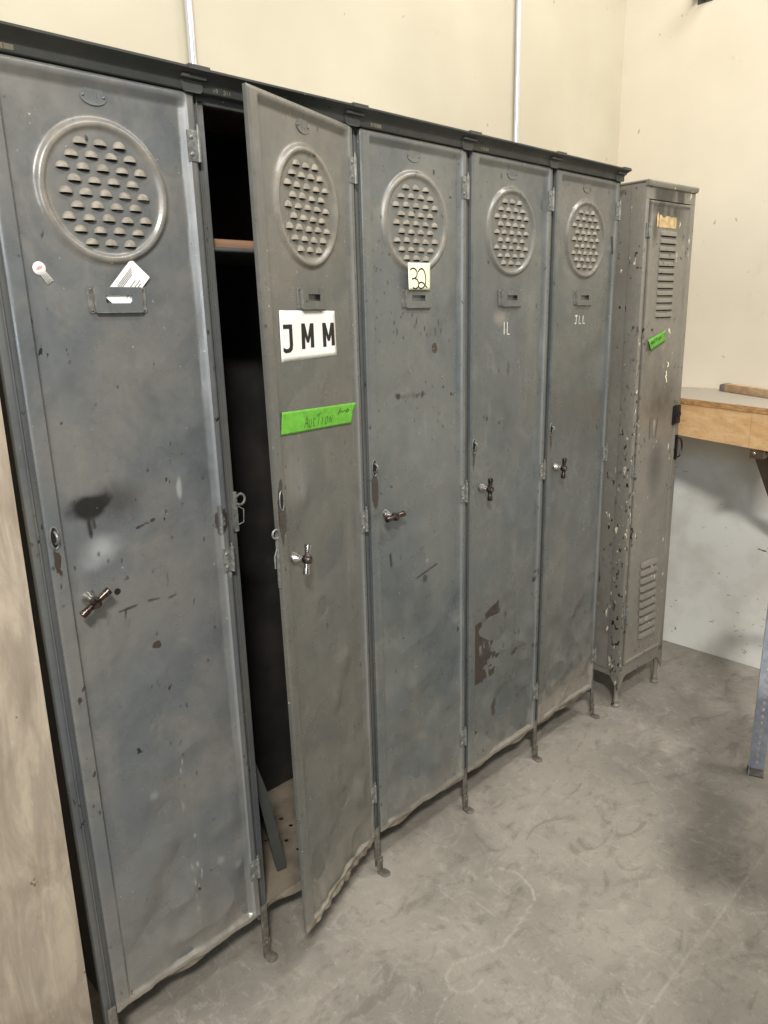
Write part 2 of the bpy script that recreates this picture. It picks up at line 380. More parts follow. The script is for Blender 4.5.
def theta(z): return math.radians(15.5)+math.radians(4.1)*(1.905-z)/1.78
def height(k, U, Zz):
    """outward height of the door skin above the panel flange plane; negative = recessed"""
    rec = sst(.016, .022, U)*(1-np.clip((U-.3195)/.0145, 0, 1))*sst(Z0+.014, Z0+.022, Zz)*(1-np.clip((Zz-Z1+.024)/.014, 0, 1))
    h = -.009*rec+.0008*np.exp(-((U-.3345)/.002)**2)
    d = np.hypot(U-RC, Zz-RZ); h = h+.0075*np.exp(-(np.abs(d-RR)/.0072)**2.6)+.0015*(1-sst(RR-.012, RR, d))
    h = h+rec*((.0014*fbm(U*9, Zz*7, 11+k, 2)+(1-sst(.25, .95, Zz))*(.0070*fbm(U*15, Zz*12, 31+k, 2)-.0210*np.abs(fbm(U*8+.6*Zz*8, Zz*6-U*3, 131+k, 2))+.009))-.0040*np.abs(fbm(U*5-Zz*4, Zz*5, 171+k, 2))+.0010*fbm(U*3, Zz*2.2, 71+k, 2))
    for (u, z, r, a) in DENTS[k]: h = h+rec*1.5*a*np.exp(-(((U-u)/r)**2+((Zz-z)/(r*1.1))**2))
    return h

def blob(U, Zz, u, z, ru, rz, soft=.5):
    d = np.sqrt(((U-u)/ru)**2+((Zz-z)/rz)**2); return 1-sst(1-soft, 1+soft*.6, d)
def line(U, Zz, a, b, wd):
    a = np.array(a); b = np.array(b); L2 = ((b-a)**2).sum(); t = np.clip(((U-a[0])*(b[0]-a[0])+(Zz-a[1])*(b[1]-a[1]))/L2, 0, 1)
    return 1-sst(wd*.5, wd*1.4, np.hypot(U-a[0]-t*(b[0]-a[0]), Zz-a[1]-t*(b[1]-a[1])))

def wear(k, U, Zz):
    d = np.hypot(U-RC, Zz-RZ); n1 = .75*fbm(U*46, Zz*38, 90+k, 5)
    D = np.zeros_like(U); G = .6*np.exp(-((d-RR)/.011)**2)*(.9+.9*n1)*(1 if k in (0, 1, 2) else .6)
    G = G+.42*(1-sst(Z0+.02, Z0+.16, Zz+.06*n1))+.45*(1-sst(Z0+.012, Z0+.03, Zz+.01*n1))+.16*sst(1.45, 1.8, Zz)*(.7+n1)+.14*(1-sst(.0, RR, d))
    n2 = fbm(U*60, Zz*34, 190+k)
    R = 0*U
    for rep in range(16):     # nicks along edges
        rs = random.Random(k*100+rep); e = rs.choice([-.006, .002, .012, .339, .345]); zz = rs.uniform(.15, 1.7); D = np.maximum(D, .8*blob(U, Zz, e, zz, rs.uniform(.0012, .003), rs.uniform(.002, .006)))
    for rep in range(26):     # dots and scratches over the panel
        rs = random.Random(k*977+rep+5); u = rs.uniform(.05, .32); zz = rs.uniform(.18, 1.5); r = rs.uniform(.0012, .0024)
        D = np.maximum(D, .75*blob(U, Zz, u, zz, r, r*rs.uniform(1, 3)))
    for rep in range(12):
        rs = random.Random(k*571+rep+5); u = rs.uniform(.05, .3); zz = rs.uniform(.18, 1.3); a = rs.uniform(-.5, 2.0); L = rs.uniform(.008, .025)
        D = np.maximum(D, rs.uniform(.2, .6)*line(U, Zz, (u, zz), (u+L*math.cos(a), zz+L*math.sin(a)), .0012))
    o = .020
    if k == 0:
        q1 = .022*fbm(U*26, Zz*26, 640, 4); q2 = .016*fbm(U*26, Zz*26, 650, 4)
        D = np.maximum(D, .97*np.clip(blob(U+q1, Zz+q2-.12*(U-.07), .096-o, 1.198, .046, .026, .6)*1.3, 0, 1)); D = np.maximum(D, .9*blob(U+q1, Zz+q2, .086-o, 1.188, .022, .022, .6))
        D = np.maximum(D, .55*blob(U, Zz, .150-o, 1.200, .045, .036, .9))
        D = np.maximum(D, .9*line(U, Zz, (.088-o, 1.18), (.090-o, 1.148), .004)); D = np.maximum(D, .9*blob(U, Zz, .090-o, 1.146, .003, .008)); D = np.maximum(D, .8*line(U, Zz, (.097-o, 1.18), (.098-o, 1.158), .003))
        P_ = .85*blob(U+q1, Zz+q2, .098-o, 1.112, .040, .034, 1.0)
        D = np.maximum(D, .85*line(U, Zz, (.124-o, .987), (.158-o, .990), .0022)); D = np.maximum(D, .8*line(U, Zz, (.183-o, .992), (.205-o, .990), .002)); D = np.maximum(D, .7*line(U, Zz, (.225-o, .985), (.24-o, .988), .0022))
        R = np.maximum(R, blob(U, Zz, .191-o, .896, .013, .009)); R = np.maximum(R, blob(U, Zz, .355-o, 1.12, .014, .04)); R = np.maximum(R, .8*line(U, Zz, (.15-o, 1.135), (.215-o, 1.15), .004))
        for zz in (.86, .84, .83, .70, .69): R = np.maximum(R, .9*blob(U, Zz, .012+.006*math.sin(zz*200), zz, .006, .012))
        for zz in np.arange(.22, .42, .035): G = np.maximum(G, .9*blob(U, Zz, .2-o+.01, zz, .0025, .008))
        pass
    if k == 1:
        R = np.maximum(R, 1.2*blob(U, Zz, .004, 1.14, .013, .075)); D = np.maximum(D, .30*blob(U, Zz, .05, 1.09, .05, .06, .9))
        G = G+.10+.2*blob(U, Zz, .06, 1.2, .04, .08, .9)
    if k == 2:
        for u, a_, ru in ((.098, .95, .009), (.104, .9, .006), (.118, .35, .012), (.135, .3, .014), (.152, .35, .012), (.166, .8, .005), (.172, .5, .008), (.186, .95, .0055), (.195, .4, .008)):
            D = np.maximum(D, a_*blob(U+.5*n1*.01, Zz+.008*n2, u, 1.322-.06*(u-.1), ru, .006+.002*(a_ > .8)))
        R = np.maximum(R, 1.3*blob(U, Zz, .235, 1.432, .011, .014)); R = np.maximum(R, blob(U, Zz, .004, 1.10, .012, .05))
        rs = random.Random(8)
        for i in range(16): D = np.maximum(D, .85*blob(U, Zz, rs.uniform(.08, .26), rs.uniform(1.46, 1.52), .0025, rs.uniform(.003, .010)))
        for i in range(30): D = np.maximum(D, .8*blob(U, Zz, rs.uniform(.02, .09), rs.uniform(1.45, 1.85), .002, .003))
        D = np.maximum(D, .8*line(U, Zz, (.16, .83), (.24, .85), .003)*(n1 > -.1)); D = np.maximum(D, .7*blob(U, Zz, .19, .82, .01, .012))
        D = np.maximum(D, .9*line(U, Zz, (.06, .92), (.062, .89), .004))
    if k == 3:
        edge = np.clip(1.32-(U-.022)/(.085+.055*np.clip((Zz-.42)/.2, 0, 1)), 0, 1.1); band = sst(.40, .44, Zz-.25*(U-.05)*0)*(1-sst(.60, .64, Zz-.45*(U-.06)))
        jag = fbm(U*18, Zz*34-U*12, 5); R = np.maximum(R, np.clip(band*(edge+jag*1.1-.12), 0, 1)*1.6*(U > .022))
        D = np.maximum(D, .8*blob(U, Zz, .13, 1.208, .006, .005)); D = np.maximum(D, .9*blob(U, Zz, .073, 1.226, .005, .007)); D = np.maximum(D, .5*blob(U, Zz, .17, 1.36, .008, .02))
        R = np.maximum(R, .6*blob(U, Zz, .12, .30, .02, .04)); D = np.maximum(D, .75*blob(U, Zz, .3, 1.53, .004, .008)); G = np.maximum(G, .7*blob(U, Zz, .128, 1.50, .03, .02, .8))
    if k == 4:
        G = G+.75*(1-sst(.17, .30, Zz+.10*n1-.15*(U-.1)))+.18*blob(U, Zz, .08, .55, .07, .3, .9); D = np.maximum(D, .8*line(U, Zz, (.325, 1.74), (.328, 1.69), .003))
        G = G+.12*blob(U, Zz, .2, .9, .12, .15, .9)
    R = np.maximum(R, .8*blob(U, Zz, .004, 1.125, .009, .05, .8))*np.clip(.80+1.7*n2+.3*n1, 0, 1)
    return np.clip(D, 0, 1), np.clip(G, 0, .92), np.clip(R, 0, 1)

def pale0(U, Zz):
    q = .016*fbm(U*22, Zz*22, 660, 3); p = .7*blob(U+q, Zz+q-.25*(U-.08), .080, 1.108, .034, .028, 1.0)
    p = np.maximum(p, .6*blob(U+q*.3, Zz, .252, 1.20, .006, .022)); p = np.maximum(p, .55*blob(U+q*.3, Zz, .345, 1.005, .006, .012))
    for zz in (.62, .60, .43, .40, .36, .34, .33, .31): p = np.maximum(p, .7*blob(U, Zz, .20+.01*math.sin(zz*60), zz, .0018, .007))
    for (u, z) in ((.125, .575), (.178, .515), (.26, .335), (.30, .30)): p = np.maximum(p, .35*blob(U+q*.5, Zz, u, z, .010, .010, .9))
    return p
def worn(U, Z, k): return (.38 if k != 1 else .30)*np.exp(-((U-.3325)/.0035)**2)*(.8+.5*vnoise(Z*6, Z*0+.5, 900+k))  # highlight along the right door ridge, painted as a pale strip
PALE = {0: pale0, 1: lambda U, Z: .5*blob(U, Z, .15, .885, .006, .006)+.12*blob(U, Z, .09, 1.20, .04, .05, 1.), 2: lambda U, Z: .35*blob(U, Z, .2, .87, .006, .006)+.2*np.clip(fbm(U*12, Z*9, 501)-.25, 0, 1),
        3: lambda U, Z: .8*blob(U, Z, .228, .37, .002, .009)+.25*np.clip(fbm(U*12, Z*9, 502)-.2, 0, 1), 4: lambda U, Z: .25*np.clip(fbm(U*10, Z*7, 503)-.2, 0, 1)}
def tw(k, ul, z):      # twist of the bent second door
    return -ul*math.tan(math.radians(2.6)*((1.905-z)/1.78)-math.radians(1.3)) if k == 1 else 0.
def skin_y(k, u, z):
    h = float(height(k, np.array([u]), np.array([z]))[0]); return -h+tw(k, DW-u, z)

def make_door(k):
    us = np.unique(np.concatenate([np.arange(UL, DW-.0012, .0025), np.arange(.3255, .3385, .0011), [.016, .019, .022, DW]]))
    us = us[np.concatenate([[True], np.diff(us) > .0005])]
    zs = np.unique(np.concatenate([np.arange(Z0, Z1, .0028), np.arange(1.60, 1.85, .0018), [Z1]]))
    zs = zs[np.concatenate([[True], np.diff(zs) > .0007])]
    U, Zz = np.meshgrid(us, zs); n, m = U.shape; H = height(k, U, Zz)
    # rolled outer edge
    e = np.minimum.reduce([U-UL, DW-U, Z1-Zz, Zz-Z0]); H = H-.003*(1-sst(0, .004, e))
    rs = np.random.RandomState(k)
    amp = [.008, .012, .006, .004, .006][k]
    low = 1-sst(Z0, Z0+.10, Zz)
    Y = -H+low*amp*fbm(U*14+k, Zz*0+.5, 200+k, 3)*1.2
    ZZ = Zz+(1-sst(Z0, Z0+.03, Zz))*amp*.8*fbm(U*22, Zz*0+1.5, 300+k, 4)*1.3
    if k == 1: Y = Y-(DW-U)*np.tan(np.radians(2.6)*((1.905-Zz)/1.78)-np.radians(1.3)); ZZ = ZZ+(1-sst(Z0, Z0+.05, Zz))*(.010*np.sin(U/DW*PI))
    if k == 4: ZZ = ZZ+(1-sst(Z0, Z0+.04, Zz))*.010*np.sin(np.clip(U/DW, 0, 1)*PI)**1
    P = np.stack([U-DW, Y, ZZ-Z0], -1).reshape(-1, 3); idx = np.arange(n*m).reshape(n, m)
    F = np.stack([idx[:-1, :-1], idx[:-1, 1:], idx[1:, 1:], idx[1:, :-1]], -1).reshape(-1, 4)
    per = np.concatenate([idx[0, :], idx[1:, -1], idx[-1, -2::-1], idx[-2:0:-1, 0]])
    Bk = P[per].copy(); twy = np.array([tw(k, -q[0], q[2]+Z0) for q in Bk]); Bk[:, 1] = np.maximum(.011+twy, Bk[:, 1]+.006); base = len(P); L = len(per)
    V = np.concatenate([P, Bk]); side = [[int(per[i]), base+i, base+(i+1) % L, int(per[(i+1) % L])] for i in range(L)]
    # back sheet: coarse strips row to row
    kb = base+L; c0 = len(V); rows = []
    left = {int(i): j for j, i in enumerate(per)}
    Fb = []
    for r in range(n-1):
        a = left[int(idx[r, 0])]; b = left[int(idx[r, -1])]; c = left[int(idx[r+1, -1])]; d = left[int(idx[r+1, 0])]
        if r in (0, n-2): continue
        Fb.append([base+a, base+d, base+c, base+b])
    mx = [base+left[int(i)] for i in idx[0, :]]; Fb.append([base+left[int(idx[1, 0])], base+left[int(idx[1, -1])]]+mx[::-1])
    mt = [base+left[int(i)] for i in idx[-1, :]]; Fb.append(mt+[base+left[int(idx[-2, -1])], base+left[int(idx[-2, 0])]])
    # louvres: half domes, open below
    LV = []; LF = []; LM = []
    rows_n = [3, 4, 5, 4, 5, 4, 5, 4, 3]; q0 = len(V)
    for r, cnt in enumerate(rows_n):
        zc = RZ+.0765-r*.0195
        for c in range(cnt):
            uc = RC+(c-(cnt-1)/2)*.0335; ra = random.Random(r*9+c+k*50); y0 = skin_y(k, uc, zc)+.001
            hw = .0118; hh = .0115*ra.uniform(.9, 1.08); out = .0085*ra.uniform(.85, 1.1); zb = zc-.004+ra.uniform(-.0008, .0008)
            NS, NT = 10, 5; k0 = q0+len(LV)
            for j in range(NT+1):
                ph = PI/2*j/NT          # 0 at mouth rim, 90 at the skin
                for i in range(NS+1):
                    t = PI*i/NS
                    LV.append((uc-hw*math.cos(t)-DW, y0-out*math.sin(t)*math.cos(ph), zb+hh*math.sin(ph)*math.sin(t)-Z0))
            for j in range(NT):
                for i in range(NS): a = k0+j*(NS+1)+i; LF.append([a, a+1, a+NS+2, a+NS+1]); LM.append(1)
            LF.append([k0+i for i in range(NS+1)][::-1]); LM.append(2)
            # dark slot just below the mouth
            s0 = q0+len(LV)
            LV += [(uc-hw*.92-DW, y0-.0012, zb-Z0), (uc+hw*.92-DW, y0-.0012, zb-Z0), (uc+hw*.7-DW, y0-.0012, zb-.0026-Z0), (uc-hw*.7-DW, y0-.0012, zb-.0026-Z0)]
            LF.append([s0, s0+1, s0+2, s0+3]); LM.append(2)
    V = np.concatenate([V, np.array(LV)])
    me = bpy.data.meshes.new('door'); me.from_pydata(V.tolist(), [], F.tolist()+side+Fb+LF)
    nf = len(F)+len(side)+len(Fb); mi = np.zeros(nf+len(LF), np.int32); mi[nf:] = LM
    me.polygons.foreach_set('material_index', mi)
    D, G, R = wear(k, U, Zz)
    c = np.zeros((len(V), 4), np.float32); c[:, 3] = 1; nn = n*m; c[:nn, 3] = 1-np.clip(np.maximum(PALE[k](U, Zz), worn(U, Zz, k)), 0, 1).ravel(); c[:nn, 0] = D.ravel(); c[:nn, 1] = G.ravel(); c[:nn, 2] = R.ravel()  # alpha holds pale marks and the painted ridge highlight
    at = me.color_attributes.new('wear', 'FLOAT_COLOR', 'POINT'); at.data.foreach_set('color', c.ravel())
    bm = bmesh.new(); bm.from_mesh(me); bmesh.ops.recalc_face_normals(bm, faces=[f for f in bm.faces if f.index < nf]); bm.to_mesh(me); bm.free()
    rot = (0, 0, math.radians(19.3)) if k == 1 else (0, 0, 0)
    d = link('door', me, [M_DOOR[k], M_LOUV, M_BLACK], bank, (k*w+.370, 0, Z0), rot, 38)
    return d

def L(k, u, z, out=0.): return (u-DW, skin_y(k, u, z)-out, z-Z0)   # point on the skin in door space

def drape(k, quad, nx=24, nz=8, off=.0007, wr=0., seed=0):
    """a sheet stuck to the skin: quad corners TL TR BR BL in (u, z)"""
    vs = []; fs = []
    for j in range(nz+1):
        for i in range(nx+1):
            s = i/nx; t = j/nz; TL, TR, BR, BL = quad
            u = (TL[0]*(1-s)+TR[0]*s)*(1-t)+(BL[0]*(1-s)+BR[0]*s)*t; z = (TL[1]*(1-s)+TR[1]*s)*(1-t)+(BL[1]*(1-s)+BR[1]*s)*t
            bumpy = wr*(.5+float(fbm(np.array([s*5.]), np.array([t*2.5]), seed)[0])) if wr else 0
            vs.append(L(k, u, z, off+bumpy))
    for j in range(nz):
        for i in range(nx): a = j*(nx+1)+i; fs.append((a, a+nx+1, a+nx+2, a+1))
    return vs, fs
def on_door(k, vs2, fs, off, fn=None):
    return [L(k, p[0], p[1], off) for p in vs2], fs

doors = [make_door(k) for k in range(5)]
HZ = [(1.818, 1.032, .262)]*5
NUM = {0: '114', 1: '110', 3: '111'}
HANG = [32, 78, 4, 88, 86]
for k, d in enumerate(doors):
    # hinges
    for z in HZ[k]:
        b = B(); yb = tw(k, .01, z)
        b.box(-.021, -.003, -.0022+yb, .001+yb, z-Z0-.026, z-Z0+.026, .0008); b.cyl((.001, -.002, z-Z0-.027), (.001, -.002, z-Z0+.027), .0042, ch=.0008)
        b.cyl((.001, -.002, z-Z0+.027), (.001, -.002, z-Z0+.036), .0024); b.box(.002, .010, .003, .010, z-Z0-.024, z-Z0+.024, .0006)
        for s in (-1, 1): b.ball((-.013, -.0022+yb, z-Z0+s*.014), .0042, 1, .6, 1, 10)
        b.build('hinge', M_HW, d)
    # oval number plate
    pu, pz = RC-.002, 1.872; b = B(); y = skin_y(k, pu, pz)
    n = 32; oval = [(pu-DW+.0225*math.cos(2*PI*i/n), pz-Z0+.0135*math.sin(2*PI*i/n)) for i in range(n)]
    ov2 = [(pu-DW+.0205*math.cos(2*PI*i/n), pz-Z0+.0115*math.sin(2*PI*i/n)) for i in range(n)]
    b.add([(p[0], y+.001, p[1]) for p in oval]+[(p[0], y-.0018, p[1]) for p in oval]+[(p[0], y-.0014, p[1]) for p in ov2],
          [(i, (i+1) % n, n+(i+1) % n, n+i) for i in range(n)]+[(n+i, n+(i+1) % n, 2*n+(i+1) % n, 2*n+i) for i in range(n)]+[tuple(range(2*n, 3*n))])
    for s in (-1, 1): b.ball((pu-DW+s*.0175, y-.0015, pz-Z0), .0024, 1, .9, 1, 10)
    if k in NUM:
        for st in write(NUM[k], pu-DW-.0085, pz-Z0-.005, .0045, .010, .35): b.tube([(p[0], y-.0014, p[1]) for p in st], .0006, 5)
    b.build('number_plate', M_DOOR[k], d)
    # card holder
    cu, cz = RC+.0, 1.553; y = skin_y(k, cu, cz)
    hw, hh = .042, .0205
    me = holed_plate('card_holder', rect(-hw, hw, -hh, hh), [rect(-.024, .024, -.0065, .0075)], .0016, M_DOOR[k], d,
                     Matrix.Translation((cu-DW, y-.0075, cz-Z0))@Matrix.Rotation(PI/2, 4, 'X'), .0003)
    b = B()
    for s in (-1, 1):
        b.box(cu-DW+s*.0425-.0012, cu-DW+s*.0425+.0012, y-.008, y+.001, cz-Z0-hh, cz-Z0+hh, .0005)
        b.box(min(s*.043, s*.053)+cu-DW, max(s*.043, s*.053)+cu-DW, y-.0016, y+.001, cz-Z0-hh-.001, cz-Z0+hh+.001, .0006)
        for t in (-1, 1): b.cyl((cu-DW+s*.0475, y+.001, cz-Z0+t*.0175), (cu-DW+s*.0475, y-.0026, cz-Z0+t*.0175), .0062, .0052, 14); b.ball((cu-DW+s*.0475, y-.0026, cz-Z0+t*.0175), .0026, 1, .8, 1, 10)
    b.box(cu-DW-hw, cu-DW+hw, y-.0085, y, cz-Z0-hh-.0018, cz-Z0-hh, .0004)
    b.build('holder_bracket', M_PLATE, me)
    # T handle
    hu, hz = .050, 1.030; y = skin_y(k, hu, hz); hx = hu-DW; z = hz-Z0
    h = B(); out = Vector((.10, -1, -.05)).normalized() if k not in (0, 1) else Vector((.05 if k else 0, -1, 0)).normalized()
    h.lathe([(.0135, 0), (.0120, .006), (.0080, .014), (.0065, .024)], (hx, y+.001, z), out, 18)
    c = Vector((hx, y, z))+out*.031
    h.cur = 1; h.lathe([(.004, -.009), (.0085, -.008), (.0105, -.002), (.0105, .003), (.008, .0085), (.003, .0095)], c, out, 18)
    a = math.radians(HANG[k]); dv = Vector((math.cos(a), 0, math.sin(a)))
    h.cur = 0 if k == 1 else 1
    for s in (-1, 1):
        h.lathe([(.0052, .007), (.0062, .014), (.0076, .028), (.0070, .0315), (.0045, .0325)], c, dv*s, 14)
    h.build('handle', [M_CHROME, M_BRONZE], d)
    # padlock slot with the staple of the frame standing through it
    su, sz = .003, 1.158 if k != 1 else 1.165; y = skin_y(k, su, sz); b = B(); b.cur = 1
    n = 20; b.add([(su-DW+.0055*math.cos(2*PI*i/n), y-.0008, sz-Z0+.017*math.sin(2*PI*i/n)) for i in range(n)], [tuple(range(n))])
    b.cur = 0; b.tube([(su-DW+.0075*math.cos(2*PI*i/n), y-.0012, sz-Z0+.020*math.sin(2*PI*i/n)) for i in range(n)], .0014, 6, True)
    if k != 1:
        b.tube([(su-DW+.001, y+.002+(-.014)*math.sin(PI*i/10), sz-Z0+.011*math.cos(PI*i/10)) for i in range(11)], .0022, 8)
    b.build('padlock_hasp', [M_HW, M_BLACK], d)
# spare hole of the first door
b = B(); hu, hz = .104, 1.028; y = skin_y(0, hu, hz)
b.lathe([(.0062, 0), (.0062, .0004)], (hu-DW, y-.0002, hz-Z0), (0, -1, 0), 20); b.build('key_hole', M_BLACK, doors[0])
# latch catch on the edge of the open door
b = B(); d = doors[1]; yy = tw(1, DW+.01, 1.1)
b.ring((-DW-.014, yy+.006, 1.10-Z0), .009, .0022, (.3, 1, 0)); b.box(-DW-.013, -DW-.009, yy+.004, yy+.010, .985-Z0, 1.10-Z0, .0006)
b.tube([(-DW-.012, yy+.007, 1.07-Z0), (-DW-.022, yy+.007, 1.055-Z0), (-DW-.022, yy+.007, 1.03-Z0)], .0018); b.build('latch_bar', M_HW, d)
# torn rusty hem under the open door
b = B(); rs = random.Random(3)
vs = []; fs = []; N = 60
for q in range(N+1):
    u = .004+.325*q/N; z = Z0+.010+.010*math.sin((u)/DW*PI); yb = tw(1, DW-u, z); jag = max(0, .007+.009*float(fbm(np.array([q*.31]), np.array([.5]), 401)[0])*2)*min(1, q/6., (N-q)/6.)
    vs += [(u-DW, yb-.0035, z-Z0+.004), (u-DW, yb-.0055+.003*math.sin(q*.9), z-Z0-.004), (u-DW, yb-.003+.003*math.sin(q*.7+1), z-Z0-.006-jag), (u-DW, yb-.001, z-Z0-.004)]
for q in range(N):
    for t in range(3): fs.append((q*4+t, q*4+t+1, q*4+t+5, q*4+t+4))
b.add(vs, fs)
b.build('hem', M_DUSTY, d)
# white marker initials
for k, text, u, z, cw, chh in ((4, 'JLL', .128, 1.475, .018, .024), (3, '1L', .137, 1.455, .016, .034)):
    v2, f = ribbon(write(text, u, z, cw, chh, .3), .0035); vs, f = on_door(k, v2, f, .0006); b = B(); b.add(vs, f); b.build('chalk_mark', M_CHALK, doors[k], smooth=None)

# frame of the bank
for i in range(6):
    x = i*w; b = B()
    b.box(x-.013, x+.015, .0135, .030, .10, 1.90, .003); b.box(x-.0015, x+.0015, .010, .015, .12, 1.90)
    b.build('post', M_POST, bank)
b = B()   # header rail behind the door tops
b.box(-.016, 5*w+.016, .0135, .028, 1.893, 1.925, .002); b.build('header_rail', M_CORN, bank)
prof = [(.012, 1.9075), (-.002, 1.9075), (-.0035, 1.909), (-.0035, 1.9215), (-.006, 1.9245), (-.011, 1.9285), (-.018, 1.9325), (-.026, 1.9345), (-.028, 1.9355), (-.0285, 1.9385), (-.026, 1.940), (.03, 1.940), (.37, 1.940), (.37, 1.934), (.03, 1.934), (.012, 1.934)]
B().extrude(prof, 'x', -.012, 5*w+.004).build('cornice', M_CORN, bank, smooth=50)
for i in range(1, 6):
    x = i*w-.016-(.012 if i == 5 else 0); b = B()
    sh = [(-.021, 1.9235)]+[(-.021+.008*(1-math.cos(t)), 1.913-.009*math.sin(t)) for t in (0, .4, .8, 1.2, PI/2)]+[(.021-.008*(1-math.cos(t)), 1.913-.009*math.sin(t)) for t in (PI/2, 1.2, .8, .4, 0)]+[(.021, 1.9235)]
    b.extrude([(x+p[0], p[1]) for p in sh], 'y', -.0065, -.003)
    b.box(x-.025, x+.025, -.017, -.004, 1.9235, 1.9305, .003)
    b.extrude([(-.030, 1.9345), (-.031, 1.9415), (-.010, 1.9425), (-.010, 1.9345)], 'x', x-.018, x+.024)
    b.build('cornice_clip', M_CORN, bank, smooth=40)
# small number labels on the rail
for k, x0, ink in ((0, .035, 0), (1, .405, 1), (2, .80, 0), (3, 1.18, 0)):
    b = B()
    b.box(x0, x0+.032, -.0045, -.0035, 1.9105, 1.9185, .0003) if not ink else None
    b.cur = 1
    v2, f = ribbon(write('N0. 311' if ink else '311', x0+.004, 1.9085, .0042, .006, .3), .0011); b.add([(p[0], -.0039 if ink else -.0048, p[1]+.003) for p in v2], f)
    b.build('rail_label', [plain('tan rail label', (112, 104, 86), .6), M_LOUV if ink else M_INNER], bank)
# sides, partitions, back, top, bottoms
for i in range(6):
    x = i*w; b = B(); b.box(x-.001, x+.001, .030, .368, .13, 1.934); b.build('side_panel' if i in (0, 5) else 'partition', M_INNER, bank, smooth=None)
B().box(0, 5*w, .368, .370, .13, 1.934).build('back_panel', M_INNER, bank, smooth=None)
for i in range(5):
    x = i*w; holes = [circ(*h, .0062, 12, 1.0) for h in ((x+.225, .248-.01), (x+.227, .196), (x+.181, .156), (x+.183, .106), (x+.14, .24), (x+.14, .196), (x+.27, .15), (x+.272, .2))]
    f = holed_plate('locker_bottom', rect(x+.002, x+w-.002, .012, .367), holes, .0018, M_DUSTY, bank, Matrix.Translation((0, 0, .136)))
    # wavy front lip
    b = B(); n = 24; vs = []; fs = []
    for j in range(n+1):
        t = j/n; xx = x+.014+t*(w-.027); yy = .012+.003*math.sin(t*9+i)+.002*math.sin(t*23)
        vs += [(xx, yy, .137), (xx, yy-.002, .1345), (xx, yy-.001+.004*math.sin(t*7+i*2), .115+.004*math.sin(t*11+i)), (xx, yy+.004, .116)]
    for j in range(n):
        for q in range(3): fs.append((j*4+q, j*4+q+1, j*4+q+5, j*4+q+4))
    b.add(vs, fs); b.build('bottom_lip', M_DUSTY, f, smooth=50)
# shelf with the folded edge in the open locker
b = B(); b.box(w+.003, 2*w-.003, .035, .366, 1.645, 1.648); b.cyl((w+.003, .033, 1.647), (2*w-.003, .033, 1.647), .0045); b.build('shelf', M_POST, bank)
# staple for the open locker
b = B(); b.tube([(w+.013, .010, 1.155)]+[(w+.018+.012*math.sin(PI*i/12), -.002, 1.155+.0115*math.cos(PI*i/12)) for i in range(13)]+[(w+.013, .010, 1.145)], .0027)
b.tube([(w+.016, .004, 1.14), (w+.026, -.001, 1.132), (w+.024, -.001, 1.105), (w+.014, .004, 1.10)], .0012); b.box(w+.008, w+.0165, .006, .0145, 1.085, 1.17, .001)
b.build('padlock_staple', M_HW, bank)
# legs
LEGW = .010
for i in range(6):
    x = i*w+.001
    for yb in (0, .35):
        rs = random.Random(i+int(yb*10)); b = B(); s = rs.uniform(-.004, .004)
        y0 = .006+yb if not yb else yb
        b.box(x-LEGW, x+LEGW, y0, y0+.004, .022, .14, .001); b.box(x+LEGW-.003, x+LEGW, y0, y0+.016, .03, .14, .001)
        ang = -.35
        Mx = Matrix.Translation((x+s, y0-.004, .004))@Matrix.Rotation(rs.uniform(-.25, .25), 4, 'Z')
        b.box(-.0115, .0115, -.001, .003, .002, .036, .001, Mx)
        b.lathe([(.0115, 0), (.0115, .004)], Mx@Vector((0, .003, .036)), (0, -1, 0), 18)
        b.box(-.0125, .0125, -.018, .002, -.003, .0005, .0008, Mx)
        b.lathe([(.0145, 0), (.0145, .0025), (.012, .0038)], Mx@Vector((0, -.016, -.004)), (0, -.12, 1), 20)
        b.ball(Mx@Vector((0, -.003, .034)), .0055, 1, .6, 1, 10); b.ball(Mx@Vector((.002, -.02, .0002)), .003, 1, 1, .5, 8)
        b.build('leg', M_LEG, bank)

# ------------------------------------------------------------------ papers and tape on the doors (things of their own)
def stuck(name, k, label, cat, mat, vs, fs, inner=None, group=None):
    me = bpy.data.meshes.new(name); me.from_pydata([tuple(v) for v in vs], [], fs)
    mw = Matrix.Translation((k*w+.370, 0, Z0))@Matrix.Rotation(math.radians(19.3) if k == 1 else 0, 4, 'Z')
    me.transform(mw); c = sum((v.co for v in me.vertices), Vector())/len(me.vertices)
    me.transform(Matrix.Translation(-c)); o = link(name, me, mat, None, c, smooth=None if name == 'paper_card' else 60); tag(o, label, cat, group)
    sm = o.modifiers.new('thick', 'SOLIDIFY'); sm.thickness = .0003; sm.offset = 0
    pieces = []
    for nm, m, v2, f2 in (inner or []):
        if nm in ('letter', 'digit', 'word'):          # connected runs become parts of their own
            if isinstance(f2, dict): pieces += [(nm, m, [v2[i] for i in sorted({i for f in g for i in f})], g) for g in f2.values()]; continue
        pieces.append((nm, m, v2, f2))
    for nm, m, v2, f2 in pieces:
        if len(v2) and max(i for f in f2 for i in f) >= len(v2) or min(i for f in f2 for i in f) > 0:
            ids = sorted({i for f in f2 for i in f}); mp = {i: j for j, i in enumerate(ids)}; f2 = [tuple(mp[i] for i in f) for f in f2]
            if len(v2) != len(ids): v2 = [v2[i] for i in ids]
        mi = bpy.data.meshes.new(nm); mi.from_pydata([tuple(v) for v in v2], [], f2); mi.transform(Matrix.Translation(-c)@mw)
        link(nm, mi, m, o)
    return o
